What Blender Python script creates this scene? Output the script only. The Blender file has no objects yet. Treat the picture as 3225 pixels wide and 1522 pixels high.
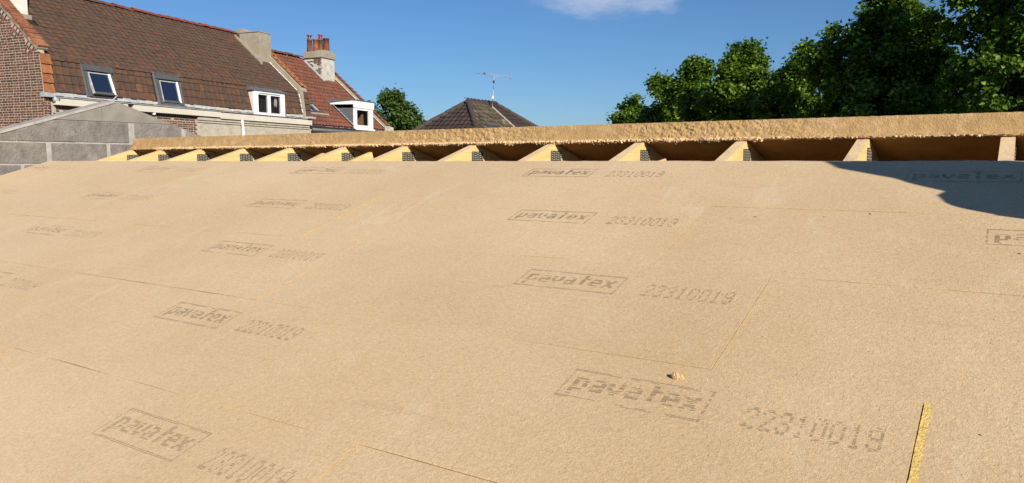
import bpy, math, random
import numpy as np
from mathutils import Vector, Matrix, noise

random.seed(7)
RNG = np.random.default_rng(7)
scene = bpy.context.scene
COL = scene.collection
rad = math.radians

# ------------------------------------------------------------------ camera
cam_data = bpy.data.cameras.new('camera')
cam = bpy.data.objects.new('camera', cam_data)
COL.objects.link(cam)
scene.camera = cam
cam_data.sensor_width = 36.0
cam_data.lens = 2400.0 / 3225.0 * 36.0
cam_data.clip_start = 0.05
cam_data.clip_end = 3000.0
YAW, PITCH = rad(33.4), math.atan(250.0 / 2400.0)
cam.location = (0, 0, 0)
cam.rotation_euler = (rad(90) - PITCH, 0, YAW)

# ------------------------------------------------------------------ light
SUN_TRAVEL = Vector((-1.8, 1.0, -1.037)).normalized()
TO_SUN = -SUN_TRAVEL
sun_data = bpy.data.lights.new('sun', 'SUN')
sun_data.energy = 5.0
sun_data.angle = rad(0.5)
sun_data.color = (1.0, 0.91, 0.78)
sun = bpy.data.objects.new('sun', sun_data)
sun.rotation_euler = SUN_TRAVEL.to_track_quat('-Z', 'Y').to_euler()
COL.objects.link(sun)

world = bpy.data.worlds.new('World')
scene.world = world
world.use_nodes = True
wn, wl = world.node_tree.nodes, world.node_tree.links
wn.clear()
w_out = wn.new('ShaderNodeOutputWorld')
w_bg = wn.new('ShaderNodeBackground')
w_bg.inputs['Strength'].default_value = 0.071
w_sky = wn.new('ShaderNodeTexSky')
w_sky.sky_type = 'NISHITA'
w_sky.sun_disc = False
w_sky.sun_elevation = math.asin(TO_SUN.z)
w_sky.sun_rotation = math.atan2(TO_SUN.x, TO_SUN.y)
w_sky.altitude = 800
w_sky.air_density = 1.1
w_sky.dust_density = 0.6
w_sky.ozone_density = 9.0
wl.new(w_bg.outputs[0], w_out.inputs['Surface'])
# thin clouds scattered over the whole sky dome, mixed over the sky colour
w_tc = wn.new('ShaderNodeTexCoord')
w_map = wn.new('ShaderNodeMapping')
w_map.inputs['Scale'].default_value = (1.0, 1.0, 2.6)
wl.new(w_tc.outputs['Generated'], w_map.inputs['Vector'])
w_fine = wn.new('ShaderNodeTexNoise')
w_fine.inputs['Scale'].default_value = 9.0
w_fine.inputs['Detail'].default_value = 8.0
w_fine.inputs['Roughness'].default_value = 0.62
wl.new(w_map.outputs[0], w_fine.inputs['Vector'])
CLOUDS = [((1965, -62), 0.140, 0.052), ((-300, -500), 0.3, 0.1), ((5200, -300), 0.35, 0.1), ((-3600, -700), 0.3, 0.09)]
def cam_dir(px, py):
    F = Vector((-math.sin(YAW) * math.cos(PITCH), math.cos(YAW) * math.cos(PITCH), -math.sin(PITCH)))
    R = Vector((math.cos(YAW), math.sin(YAW), 0))
    U = R.cross(F)
    return (F * 2400 + R * (px - 1612.5) - U * (py - 761)).normalized()
acc = None
for (cp, rx, rz) in CLOUDS:
    c = cam_dir(*cp)
    sub = wn.new('ShaderNodeVectorMath'); sub.operation = 'SUBTRACT'
    wl.new(w_tc.outputs['Generated'], sub.inputs[0]); sub.inputs[1].default_value = c
    mul = wn.new('ShaderNodeVectorMath'); mul.operation = 'MULTIPLY'
    wl.new(sub.outputs[0], mul.inputs[0]); mul.inputs[1].default_value = (1 / rx, 1 / rx, 1 / rz)
    ln = wn.new('ShaderNodeVectorMath'); ln.operation = 'LENGTH'
    wl.new(mul.outputs[0], ln.inputs[0])
    inv = wn.new('ShaderNodeMath'); inv.operation = 'SUBTRACT'; inv.inputs[0].default_value = 1.15
    wl.new(ln.outputs['Value'], inv.inputs[1])
    if acc is None:
        acc = inv.outputs[0]
    else:
        mx = wn.new('ShaderNodeMath'); mx.operation = 'MAXIMUM'
        wl.new(acc, mx.inputs[0]); wl.new(inv.outputs[0], mx.inputs[1]); acc = mx.outputs[0]
w_n = wn.new('ShaderNodeMath'); w_n.operation = 'MULTIPLY_ADD'
wl.new(w_fine.outputs['Fac'], w_n.inputs[0]); w_n.inputs[1].default_value = 2.4; w_n.inputs[2].default_value = -1.25
w_sum = wn.new('ShaderNodeMath'); w_sum.operation = 'ADD'
wl.new(acc, w_sum.inputs[0]); wl.new(w_n.outputs[0], w_sum.inputs[1])
w_rng = wn.new('ShaderNodeMapRange'); w_rng.interpolation_type = 'SMOOTHSTEP'
w_rng.inputs['From Min'].default_value = 0.12; w_rng.inputs['From Max'].default_value = 1.0
w_rng.inputs['To Max'].default_value = 0.62
wl.new(w_sum.outputs[0], w_rng.inputs['Value'])
w_mix = wn.new('ShaderNodeMix'); w_mix.data_type = 'RGBA'
wl.new(w_rng.outputs['Result'], w_mix.inputs['Factor'])
wl.new(w_sky.outputs[0], w_mix.inputs['A'])
w_mix.inputs['B'].default_value = (6.4, 7.0, 8.4, 1)
wl.new(w_mix.outputs['Result'], w_bg.inputs['Color'])

scene.view_settings.view_transform = 'Standard'
scene.view_settings.look = 'None'
scene.view_settings.gamma = 1
scene.view_settings.exposure = 0.41

# ------------------------------------------------------------------ helpers
WORLD_T = {}          # world translation of parent empties

def proj(p):
    F = Vector((-math.sin(YAW) * math.cos(PITCH), math.cos(YAW) * math.cos(PITCH), -math.sin(PITCH)))
    R = Vector((math.cos(YAW), math.sin(YAW), 0)); U = R.cross(F)
    z = p.dot(F)
    if z < 0.1: return None
    return 1612.5 + 2400 * p.dot(R) / z, 761 - 2400 * p.dot(U) / z, z

def tag(o, label=None, cat=None, group=None, kind=None):
    if label: o['label'] = label
    if cat: o['category'] = cat
    if group: o['group'] = group
    if kind: o['kind'] = kind
    return o

def thing(name, loc, label, cat, group=None, kind=None):
    o = bpy.data.objects.new(name, None)
    o.empty_display_size = 0.2
    COL.objects.link(o)
    o.location = loc
    WORLD_T[o] = Vector(loc)
    return tag(o, label, cat, group, kind)

def link(o, parent=None):
    COL.objects.link(o)
    if parent is not None:
        o.parent = parent
        if parent in WORLD_T:
            o.matrix_parent_inverse = Matrix.Translation(-WORLD_T[parent])
    return o

def mk(name, verts, faces, mats, parent=None, midx=None, smooth=False):
    """one mesh object, vertices in world coordinates"""
    me = bpy.data.meshes.new(name)
    me.from_pydata([tuple(v) for v in verts], [], [tuple(f) for f in faces])
    if not isinstance(mats, (list, tuple)): mats = [mats]
    for m in mats: me.materials.append(m)
    if midx is not None: me.polygons.foreach_set('material_index', midx)
    if smooth: me.polygons.foreach_set('use_smooth', [True] * len(me.polygons))
    me.update()
    o = bpy.data.objects.new(name, me)
    return link(o, parent)

def mk_np(name, V, Fq, mats, parent=None, midx=None, smooth=False):
    """fast mesh from arrays; Fq (n,k)"""
    me = bpy.data.meshes.new(name)
    n, k = Fq.shape
    me.vertices.add(len(V)); me.vertices.foreach_set('co', np.asarray(V, np.float32).ravel())
    me.loops.add(n * k); me.loops.foreach_set('vertex_index', Fq.astype(np.int32).ravel())
    me.polygons.add(n)
    me.polygons.foreach_set('loop_start', np.arange(n, dtype=np.int32) * k)
    me.polygons.foreach_set('loop_total', np.full(n, k, np.int32))
    if not isinstance(mats, (list, tuple)): mats = [mats]
    for m in mats: me.materials.append(m)
    if midx is not None: me.polygons.foreach_set('material_index', np.asarray(midx, np.int32))
    me.polygons.foreach_set('use_smooth', np.full(n, smooth))
    me.update(calc_edges=True); me.validate()
    o = bpy.data.objects.new(name, me)
    return link(o, parent)

CUBE_F = [(0, 3, 2, 1), (4, 5, 6, 7), (0, 1, 5, 4), (1, 2, 6, 5), (2, 3, 7, 6), (3, 0, 4, 7)]

class Frame:
    """local axes -> world"""
    def __init__(s, o, x, y, z): s.o, s.x, s.y, s.z = Vector(o), Vector(x), Vector(y), Vector(z)
    def __call__(s, a, b, c): return s.o + s.x * a + s.y * b + s.z * c
    def mat(s, a=0, b=0, c=0):
        p = s(a, b, c)
        return Matrix(((s.x.x, s.y.x, s.z.x, p.x), (s.x.y, s.y.y, s.z.y, p.y), (s.x.z, s.y.z, s.z.z, p.z), (0, 0, 0, 1)))

def box_v(fr, a0, a1, b0, b1, c0, c1):
    return [fr(a0, b0, c0), fr(a1, b0, c0), fr(a1, b1, c0), fr(a0, b1, c0), fr(a0, b0, c1), fr(a1, b0, c1), fr(a1, b1, c1), fr(a0, b1, c1)]

def box(name, fr, a0, a1, b0, b1, c0, c1, mat, parent=None, bevel=0.0):
    o = mk(name, box_v(fr, a0, a1, b0, b1, c0, c1), CUBE_F, mat, parent)
    fix_normals(o)
    if bevel:
        m = o.modifiers.new('bevel', 'BEVEL'); m.width = bevel; m.segments = 2; m.limit_method = 'ANGLE'
    return o

def boxes(name, fr, lst, mat, parent=None):
    V, Fc = [], []
    for b in lst:
        k = len(V); V += box_v(fr, *b); Fc += [tuple(i + k for i in f) for f in CUBE_F]
    o = mk(name, V, Fc, mat, parent); fix_normals(o); return o

def fix_normals(o):
    import bmesh
    bm = bmesh.new(); bm.from_mesh(o.data)
    bmesh.ops.recalc_face_normals(bm, faces=bm.faces)
    bm.to_mesh(o.data); bm.free()

def prism(name, fr, poly, c0, c1, mat, parent=None):
    """polygon in the local (a,b) plane extruded along c"""
    n = len(poly)
    V = [fr(p[0], p[1], c0) for p in poly] + [fr(p[0], p[1], c1) for p in poly]
    Fc = [tuple(range(n))[::-1], tuple(range(n, 2 * n))] + [(i, (i + 1) % n, (i + 1) % n + n, i + n) for i in range(n)]
    o = mk(name, V, Fc, mat, parent); fix_normals(o); return o

def tube_v(p0, p1, r0, r1, n=8, cap=True):
    p0, p1 = Vector(p0), Vector(p1)
    d = (p1 - p0).normalized()
    u = d.orthogonal().normalized(); w = d.cross(u)
    V = [p0 + (u * math.cos(2 * math.pi * i / n) + w * math.sin(2 * math.pi * i / n)) * r0 for i in range(n)]
    V += [p1 + (u * math.cos(2 * math.pi * i / n) + w * math.sin(2 * math.pi * i / n)) * r1 for i in range(n)]
    Fc = [(i, (i + 1) % n, n + (i + 1) % n, n + i) for i in range(n)]
    if cap: Fc += [tuple(range(n))[::-1], tuple(range(n, 2 * n))]
    return V, Fc

def tubes(name, segs, mat, parent=None, n=8, smooth=True):
    V, Fc = [], []
    for s in segs:
        v, f = tube_v(*s, n=n); k = len(V); V += v; Fc += [tuple(i + k for i in q) for q in f]
    return mk(name, V, Fc, mat, parent, smooth=smooth)

# ------------------------------------------------------------------ materials
MATS = {}
def mat_new(name):
    m = bpy.data.materials.new(name); m.use_nodes = True
    nt = m.node_tree; b = nt.nodes['Principled BSDF']
    return m, nt.nodes, nt.links, b

def N(nodes, typ, **kw):
    n = nodes.new(typ)
    for k, v in kw.items():
        if hasattr(n, k) and k not in n.inputs: setattr(n, k, v)
        else: n.inputs[k].default_value = v
    return n

def noisy(name, col, var=0.25, scale=8.0, rough=0.85, bump=0.0, bscale=60.0, bdist=0.004, second=None, sscale=3.0, smin=0.5, smax=0.65, spec=0.3, stretch=(1, 1, 1), detail=5, island=0.0):
    """base colour with brightness noise, an optional second colour in patches, and bump"""
    if name in MATS: return MATS[name]
    m, nd, lk, b = mat_new(name)
    tc = nd.new('ShaderNodeTexCoord'); mp = nd.new('ShaderNodeMapping'); mp.inputs['Scale'].default_value = stretch
    geo = nd.new('ShaderNodeNewGeometry')
    lk.new(geo.outputs['Position'], mp.inputs['Vector'])
    nz = N(nd, 'ShaderNodeTexNoise', Scale=scale, Detail=detail, Roughness=0.6)
    lk.new(mp.outputs[0], nz.inputs['Vector'])
    mr = N(nd, 'ShaderNodeMapRange')
    mr.inputs['From Min'].default_value = 0.25; mr.inputs['From Max'].default_value = 0.75
    mr.inputs['To Min'].default_value = 1 - var; mr.inputs['To Max'].default_value = 1 + var
    lk.new(nz.outputs['Fac'], mr.inputs['Value'])
    base = nd.new('ShaderNodeRGB'); base.outputs[0].default_value = (*col, 1)
    src = base.outputs[0]
    if second is not None:
        n2 = N(nd, 'ShaderNodeTexNoise', Scale=sscale, Detail=6.0, Roughness=0.65)
        lk.new(mp.outputs[0], n2.inputs['Vector'])
        r2 = N(nd, 'ShaderNodeMapRange'); r2.inputs['From Min'].default_value = smin; r2.inputs['From Max'].default_value = smax
        lk.new(n2.outputs['Fac'], r2.inputs['Value'])
        mx = nd.new('ShaderNodeMix'); mx.data_type = 'RGBA'
        lk.new(r2.outputs['Result'], mx.inputs['Factor']); lk.new(src, mx.inputs['A']); mx.inputs['B'].default_value = (*second, 1)
        src = mx.outputs['Result']
    val = mr.outputs['Result']
    if island:
        ri = N(nd, 'ShaderNodeMapRange'); ri.inputs['To Min'].default_value = 1 - island; ri.inputs['To Max'].default_value = 1 + island
        lk.new(geo.outputs['Random Per Island'], ri.inputs['Value'])
        mm = nd.new('ShaderNodeMath'); mm.operation = 'MULTIPLY'
        lk.new(val, mm.inputs[0]); lk.new(ri.outputs['Result'], mm.inputs[1]); val = mm.outputs[0]
    sc = nd.new('ShaderNodeVectorMath'); sc.operation = 'SCALE'
    lk.new(src, sc.inputs[0]); lk.new(val, sc.inputs['Scale'])
    lk.new(sc.outputs[0], b.inputs['Base Color'])
    b.inputs['Roughness'].default_value = rough
    b.inputs['Specular IOR Level'].default_value = spec
    if bump:
        nb = N(nd, 'ShaderNodeTexNoise', Scale=bscale, Detail=4.0, Roughness=0.6)
        lk.new(mp.outputs[0], nb.inputs['Vector'])
        bp = N(nd, 'ShaderNodeBump', Strength=bump, Distance=bdist)
        lk.new(nb.outputs['Fac'], bp.inputs['Height']); lk.new(bp.outputs[0], b.inputs['Normal'])
    MATS[name] = m
    return m

def fibreboard():
    m, nd, lk, b = mat_new('fibreboard')
    geo = nd.new('ShaderNodeNewGeometry')
    pos = geo.outputs['Position']
    def nz(scale, detail=3.0, rough=0.6, dist=0.0, vec=pos):
        n = N(nd, 'ShaderNodeTexNoise', Scale=scale, Detail=detail, Roughness=rough, Distortion=dist); lk.new(vec, n.inputs['Vector']); return n.outputs['Fac']
    def rng(f, a, c, lo, hi):
        r = nd.new('ShaderNodeMapRange'); lk.new(f, r.inputs['Value'])
        for k, v in zip(('From Min', 'From Max', 'To Min', 'To Max'), (a, c, lo, hi)): r.inputs[k].default_value = v
        return r.outputs['Result']
    def math_(op, x, y):
        n = nd.new('ShaderNodeMath'); n.operation = op
        for i, v in enumerate((x, y)):
            if isinstance(v, (int, float)): n.inputs[i].default_value = v
            else: lk.new(v, n.inputs[i])
        return n.outputs[0]
    def mixc(fac, a, c):
        n = nd.new('ShaderNodeMix'); n.data_type = 'RGBA'; lk.new(fac, n.inputs['Factor'])
        for k, v in (('A', a), ('B', c)):
            if isinstance(v, tuple): n.inputs[k].default_value = (*v, 1)
            else: lk.new(v, n.inputs[k])
        return n.outputs['Result']
    c = mixc(rng(nz(1.1, 4), 0.35, 0.65, 0, 1), (0.540, 0.374, 0.190), (0.585, 0.422, 0.238))
    # scuffs of pale dust, dragged up and down the slope
    mp = nd.new('ShaderNodeMapping'); lk.new(pos, mp.inputs['Vector']); mp.inputs['Scale'].default_value = (3.0, 1.2, 1.2); mp.inputs['Rotation'].default_value = (0, 0, 0.5)
    c = mixc(rng(nz(2.2, 6, 0.7, 0.6, mp.outputs[0]), 0.54, 0.70, 0, 0.55), c, (0.60, 0.475, 0.30))
    g1 = nz(105, 4, 0.7, 0.8); g2 = nz(330, 2, 0.6)
    tone = math_('MULTIPLY', rng(g1, 0.3, 0.7, 0.81, 1.16), rng(g2, 0.25, 0.75, 0.91, 1.09))
    # dark pits and pale fibres
    vo = nd.new('ShaderNodeTexVoronoi'); vo.inputs['Scale'].default_value = 62; lk.new(pos, vo.inputs['Vector'])
    pit = math_('MULTIPLY', rng(vo.outputs['Distance'], 0.05, 0.22, 1, 0), rng(nz(7, 3), 0.52, 0.68, 0, 1))
    tone = math_('MULTIPLY', tone, rng(pit, 0, 1, 1, 0.62))
    tone = math_('MULTIPLY', tone, rng(nz(0.45, 3), 0.3, 0.7, 0.96, 1.04))
    oi = nd.new('ShaderNodeObjectInfo')
    tone = math_('MULTIPLY', tone, rng(oi.outputs['Random'], 0, 1, 0.98, 1.015))
    # smeared darker handling marks with their own shapes
    mp2 = nd.new('ShaderNodeMapping'); lk.new(pos, mp2.inputs['Vector']); mp2.inputs['Scale'].default_value = (0.9, 2.6, 2.6); mp2.inputs['Rotation'].default_value = (0, 0, -0.35)
    tone = math_('MULTIPLY', tone, rng(nz(3.1, 5, 0.65, 1.2, mp2.outputs[0]), 0.58, 0.72, 1.0, 0.93))
    sc = nd.new('ShaderNodeVectorMath'); sc.operation = 'SCALE'; lk.new(c, sc.inputs[0]); lk.new(tone, sc.inputs['Scale'])
    lk.new(sc.outputs[0], b.inputs['Base Color'])
    b.inputs['Roughness'].default_value = 0.95; b.inputs['Specular IOR Level'].default_value = 0.1
    b.inputs['Sheen Weight'].default_value = 0.12; b.inputs['Sheen Roughness'].default_value = 0.6
    hgt = math_('ADD', math_('MULTIPLY', g1, 1.0), math_('MULTIPLY', g2, 0.35))
    hgt = math_('SUBTRACT', hgt, math_('MULTIPLY', pit, 0.6))
    bp = N(nd, 'ShaderNodeBump', Strength=0.65, Distance=0.0034); lk.new(hgt, bp.inputs['Height'])
    lk.new(bp.outputs[0], b.inputs['Normal'])
    return m

M_FIB = fibreboard()
M_EDGE = noisy('board_edge', (0.47, 0.32, 0.14), 0.3, 40, 0.95, 0.8, 160, 0.004, spec=0.1)
M_TONGUE = noisy('board_tongue', (0.78, 0.55, 0.18), 0.35, 120, 0.95, 0.8, 200, 0.004, spec=0.1)
M_CUT = noisy('board_cut_face', (0.45, 0.295, 0.135), 0.18, 18, 0.95, 0.8, 110, 0.006, second=(0.50, 0.34, 0.17), sscale=9, spec=0.1)
M_FRINGE = noisy('loose_fibre', (0.62, 0.44, 0.25), 0.4, 90, 0.95, spec=0.1)
M_UNDER = noisy('board_underside', (0.42, 0.24, 0.10), 0.2, 10, 0.95, 0.4, 120, 0.003, spec=0.1)
M_PINE = noisy('pine', (0.70, 0.50, 0.22), 0.10, 5, 0.65, 0.15, 60, 0.001, second=(0.62, 0.41, 0.15), sscale=2.2, smin=0.45, smax=0.7, stretch=(14, 1.0, 14), spec=0.3)
def add_knots(m):
    nd, lk = m.node_tree.nodes, m.node_tree.links
    b = nd['Principled BSDF']; src = b.inputs['Base Color'].links[0].from_socket
    geo = nd.new('ShaderNodeNewGeometry'); mp = nd.new('ShaderNodeMapping'); mp.inputs['Scale'].default_value = (3.0, 2.2, 6.0)
    lk.new(geo.outputs['Position'], mp.inputs['Vector'])
    vo = nd.new('ShaderNodeTexVoronoi'); vo.inputs['Scale'].default_value = 1.6; lk.new(mp.outputs[0], vo.inputs['Vector'])
    r = nd.new('ShaderNodeMapRange'); lk.new(vo.outputs['Distance'], r.inputs['Value'])
    for k, v in zip(('From Min', 'From Max', 'To Min', 'To Max'), (0.06, 0.13, 0.75, 0.0)): r.inputs[k].default_value = v
    mp2 = nd.new('ShaderNodeMapping'); mp2.inputs['Scale'].default_value = (60, 4, 60); lk.new(geo.outputs['Position'], mp2.inputs['Vector'])
    nz = nd.new('ShaderNodeTexNoise'); nz.inputs['Scale'].default_value = 1.0; nz.inputs['Detail'].default_value = 4; nz.inputs['Distortion'].default_value = 0.6; lk.new(mp2.outputs[0], nz.inputs['Vector'])
    g = nd.new('ShaderNodeMapRange'); lk.new(nz.outputs['Fac'], g.inputs['Value'])
    for k, v in zip(('From Min', 'From Max', 'To Min', 'To Max'), (0.52, 0.66, 0.0, 0.35)): g.inputs[k].default_value = v
    m1 = nd.new('ShaderNodeMix'); m1.data_type = 'RGBA'; lk.new(g.outputs[0], m1.inputs['Factor']); lk.new(src, m1.inputs['A']); m1.inputs['B'].default_value = (0.50, 0.29, 0.10, 1)
    m2 = nd.new('ShaderNodeMix'); m2.data_type = 'RGBA'; lk.new(r.outputs[0], m2.inputs['Factor']); lk.new(m1.outputs['Result'], m2.inputs['A']); m2.inputs['B'].default_value = (0.20, 0.09, 0.035, 1)
    lk.new(m2.outputs['Result'], b.inputs['Base Color'])
add_knots(M_PINE)
M_PINE_TOP = noisy('pine_weathered', (0.69, 0.515, 0.30), 0.14, 6, 0.8, 0.2, 60, 0.001, second=(0.56, 0.41, 0.27), sscale=2.5, stretch=(12, 1.0, 12), spec=0.2)
M_INK = noisy('stamp_ink', (0.285, 0.22, 0.145), 0.25, 60, 0.95, spec=0.1)
M_INK_FAINT = noisy('stamp_ink_faded', (0.365, 0.28, 0.18), 0.25, 60, 0.95, spec=0.1)
M_PLATE = noisy('galvanised_plate', (0.075, 0.078, 0.075), 0.3, 40, 0.55, spec=0.5)
M_PLATE.node_tree.nodes['Principled BSDF'].inputs['Metallic'].default_value = 0.35
M_TOOTH = noisy('plate_tooth', (0.40, 0.36, 0.25), 0.2, 40, 0.5, spec=0.5)
M_BLOCK = noisy('concrete_block', (0.190, 0.172, 0.157), 0.32, 14, 0.95, 1.0, 60, 0.010, second=(0.235, 0.215, 0.195), sscale=4.5, spec=0.15)
M_BLOCK_SMOOTH = noisy('concrete_cut', (0.225, 0.205, 0.182), 0.18, 9, 0.95, 0.35, 60, 0.004, spec=0.15)
M_MORTAR = noisy('mortar', (0.345, 0.325, 0.30), 0.25, 12, 0.95, 0.4, 60, 0.004, spec=0.15)
M_BMORTAR = noisy('brick_mortar', (0.40, 0.345, 0.28), 0.2, 6, 0.95, 0.4, 40, 0.005, spec=0.15)
M_BRICKS = [noisy('brick_%d' % i, c, 0.25, 25, 0.9, 0.4, 70, 0.004, spec=0.15) for i, c in enumerate(
    [(0.135, 0.058, 0.040), (0.105, 0.050, 0.036), (0.17, 0.066, 0.042), (0.08, 0.045, 0.035), (0.15, 0.075, 0.048), (0.23, 0.085, 0.05)])]
M_COPE = [noisy('coping_brick_%d' % i, c, 0.3, 14, 0.9, 0.4, 50, 0.005, second=(0.36, 0.24, 0.07), sscale=5, smin=0.58, smax=0.72, spec=0.15) for i, c in enumerate(
    [(0.26, 0.10, 0.055), (0.20, 0.085, 0.05), (0.30, 0.13, 0.07)])]
M_ORANGE = [noisy('orange_tile_%d' % i, c, 0.25, 12, 0.85, 0.3, 50, 0.004, second=(0.20, 0.10, 0.05), sscale=7, spec=0.2) for i, c in enumerate([(0.32, 0.12, 0.045), (0.27, 0.10, 0.04)])]
def tilemats(n, cols, second, **kw):
    return [noisy('%s_%d' % (n, i), c, 0.28, 9, 0.85, 0.3, 50, 0.004, second=second, spec=0.2, **kw) for i, c in enumerate(cols)]
M_T1 = tilemats('old_tile', [(0.089, 0.055, 0.040), (0.096, 0.057, 0.040), (0.081, 0.051, 0.038), (0.101, 0.058, 0.040), (0.113, 0.058, 0.038), (0.086, 0.057, 0.040), (0.138, 0.060, 0.037)], (0.098, 0.067, 0.044), sscale=1.3, smin=0.52, smax=0.72)
M_TM = tilemats('mansard_tile', [(0.098, 0.056, 0.037), (0.085, 0.053, 0.038), (0.110, 0.059, 0.037), (0.076, 0.051, 0.040), (0.125, 0.065, 0.037), (0.18, 0.085, 0.040)], (0.08, 0.052, 0.037), sscale=6, smin=0.48, smax=0.66)
M_T2 = tilemats('red_tile', [(0.170, 0.066, 0.042), (0.152, 0.060, 0.040), (0.188, 0.072, 0.044), (0.135, 0.056, 0.038)], (0.105, 0.058, 0.042), sscale=2.2, smin=0.5, smax=0.7)
M_T3 = tilemats('dark_tile', [(0.047, 0.034, 0.031), (0.040, 0.030, 0.028), (0.055, 0.038, 0.034)], (0.062, 0.047, 0.038), sscale=1.2, smin=0.5, smax=0.7)
M_T3L = tilemats('lichen_tile', [(0.075, 0.058, 0.043), (0.090, 0.075, 0.050), (0.062, 0.047, 0.038)], (0.17, 0.155, 0.08), sscale=1.6, smin=0.5, smax=0.66)
M_RIDGE = [noisy('ridge_tile_%d' % i, c, 0.25, 10, 0.85, 0.3, 40, 0.005, second=(0.12, 0.075, 0.05), sscale=3, smin=0.52, smax=0.66, spec=0.2) for i, c in enumerate([(0.22, 0.055, 0.035), (0.18, 0.055, 0.038), (0.10, 0.066, 0.05)])]
M_RIDGE3 = noisy('dark_ridge_tile', (0.062, 0.048, 0.045), 0.25, 10, 0.8, spec=0.3)
M_DARKROOF = noisy('roof_felt', (0.035, 0.027, 0.022), 0.2, 5, 0.95, spec=0.1)
M_WHITE = noisy('white_paint', (0.80, 0.80, 0.79), 0.04, 6, 0.45, spec=0.4)
M_FASCIA = noisy('fascia_paint', (0.60, 0.555, 0.48), 0.08, 3, 0.6, second=(0.60, 0.53, 0.42), sscale=3.5, smin=0.52, smax=0.72, spec=0.3)
M_ZINC = noisy('zinc', (0.36, 0.37, 0.385), 0.2, 5, 0.55, second=(0.50, 0.50, 0.49), sscale=7, spec=0.5)
M_LEAD = noisy('lead', (0.115, 0.122, 0.135), 0.2, 4, 0.6, spec=0.4)
M_DARKFRAME = noisy('window_cladding', (0.085, 0.085, 0.088), 0.12, 6, 0.5, spec=0.4)
M_CEMENT = noisy('weathered_cement', (0.31, 0.275, 0.22), 0.25, 5, 0.95, 0.7, 35, 0.012, second=(0.24, 0.215, 0.12), sscale=2.5, smin=0.5, smax=0.68, spec=0.1)
M_CEMENT_L = noisy('cement_render', (0.44, 0.395, 0.32), 0.16, 4, 0.95, 0.6, 30, 0.01, second=(0.35, 0.31, 0.24), sscale=5, smin=0.52, smax=0.7, stretch=(1, 1, 2.2), spec=0.1)
M_CHIM_W = noisy('white_render', (0.66, 0.63, 0.57), 0.1, 5, 0.9, 0.3, 25, 0.01, second=(0.52, 0.48, 0.40), sscale=3, spec=0.15)
M_PAINTW = noisy('whitewash', (0.50, 0.475, 0.42), 0.16, 5, 0.9, 0.5, 30, 0.012, second=(0.36, 0.335, 0.28), sscale=4, spec=0.15)
M_POT = [noisy('pot_%d' % i, c, 0.3, 8, 0.85, second=(0.10, 0.045, 0.03), sscale=5, spec=0.2) for i, c in enumerate([(0.17, 0.062, 0.04), (0.30, 0.105, 0.045), (0.145, 0.085, 0.045), (0.16, 0.06, 0.04), (0.30, 0.10, 0.10)])]
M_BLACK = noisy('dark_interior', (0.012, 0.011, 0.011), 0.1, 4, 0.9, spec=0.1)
M_CURTAIN = noisy('curtain', (0.62, 0.60, 0.55), 0.08, 5, 0.9, spec=0.1)
M_PLY = noisy('wood_board', (0.40, 0.235, 0.115), 0.15, 6, 0.7, spec=0.2)
M_BARK = noisy('bark', (0.085, 0.062, 0.045), 0.3, 12, 0.95, 0.8, 40, 0.02, spec=0.1)
M_METAL = noisy('aerial_metal', (0.36, 0.35, 0.34), 0.2, 20, 0.5, spec=0.5)
M_PLASTIC = noisy('dark_plastic', (0.03, 0.03, 0.032), 0.1, 20, 0.5, spec=0.4)
M_GROUND = noisy('ground_grass', (0.075, 0.095, 0.035), 0.35, 0.6, 0.95, 0.5, 6, 0.05, second=(0.16, 0.13, 0.09), sscale=0.25, spec=0.1)
M_CASTER = noisy('caster_skin', (0.10, 0.16, 0.20), 0.15, 6, 0.5, 0.3, 12, 0.02, spec=0.4)  # skin of the added out-of-frame shadow shape

def glass_mat(name, col, rough=0.03, trans=0.0):
    m, nd, lk, b = mat_new(name)
    b.inputs['Base Color'].default_value = (*col, 1); b.inputs['Roughness'].default_value = rough
    b.inputs['IOR'].default_value = 1.5
    if trans:
        tr = nd.new('ShaderNodeBsdfTransparent'); mx = nd.new('ShaderNodeMixShader'); mx.inputs[0].default_value = trans
        out = nd['Material Output']; lk.new(b.outputs[0], mx.inputs[1]); lk.new(tr.outputs[0], mx.inputs[2]); lk.new(mx.outputs[0], out.inputs['Surface'])
    return m
M_GLASS = glass_mat('roof_glass', (0.012, 0.022, 0.05))
M_PANE = glass_mat('window_glass', (0.01, 0.01, 0.012), 0.03, 0.75)

def leafmat(name, col, tcol):
    m, nd, lk, b = mat_new(name)
    b.inputs['Base Color'].default_value = (*col, 1); b.inputs['Roughness'].default_value = 0.5
    b.inputs['Specular IOR Level'].default_value = 0.25
    geo = nd.new('ShaderNodeNewGeometry')
    ri = N(nd, 'ShaderNodeMapRange'); ri.inputs['To Min'].default_value = 0.55; ri.inputs['To Max'].default_value = 1.45
    lk.new(geo.outputs['Random Per Island'], ri.inputs['Value'])
    sc = nd.new('ShaderNodeVectorMath'); sc.operation = 'SCALE'; sc.inputs[0].default_value = col; lk.new(ri.outputs['Result'], sc.inputs['Scale'])
    lk.new(sc.outputs[0], b.inputs['Base Color'])
    tr = nd.new('ShaderNodeBsdfTranslucent'); tr.inputs['Color'].default_value = (*tcol, 1)
    mx = nd.new('ShaderNodeMixShader'); mx.inputs[0].default_value = 0.28
    lk.new(b.outputs[0], mx.inputs[1]); lk.new(tr.outputs[0], mx.inputs[2]); lk.new(mx.outputs[0], nd['Material Output'].inputs['Surface'])
    return m
M_LEAF = [leafmat('leaf_a', (0.090, 0.165, 0.014), (0.13, 0.24, 0.012)), leafmat('leaf_b', (0.050, 0.105, 0.012), (0.08, 0.16, 0.012)), leafmat('leaf_c', (0.16, 0.255, 0.022), (0.22, 0.34, 0.02))]
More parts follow.
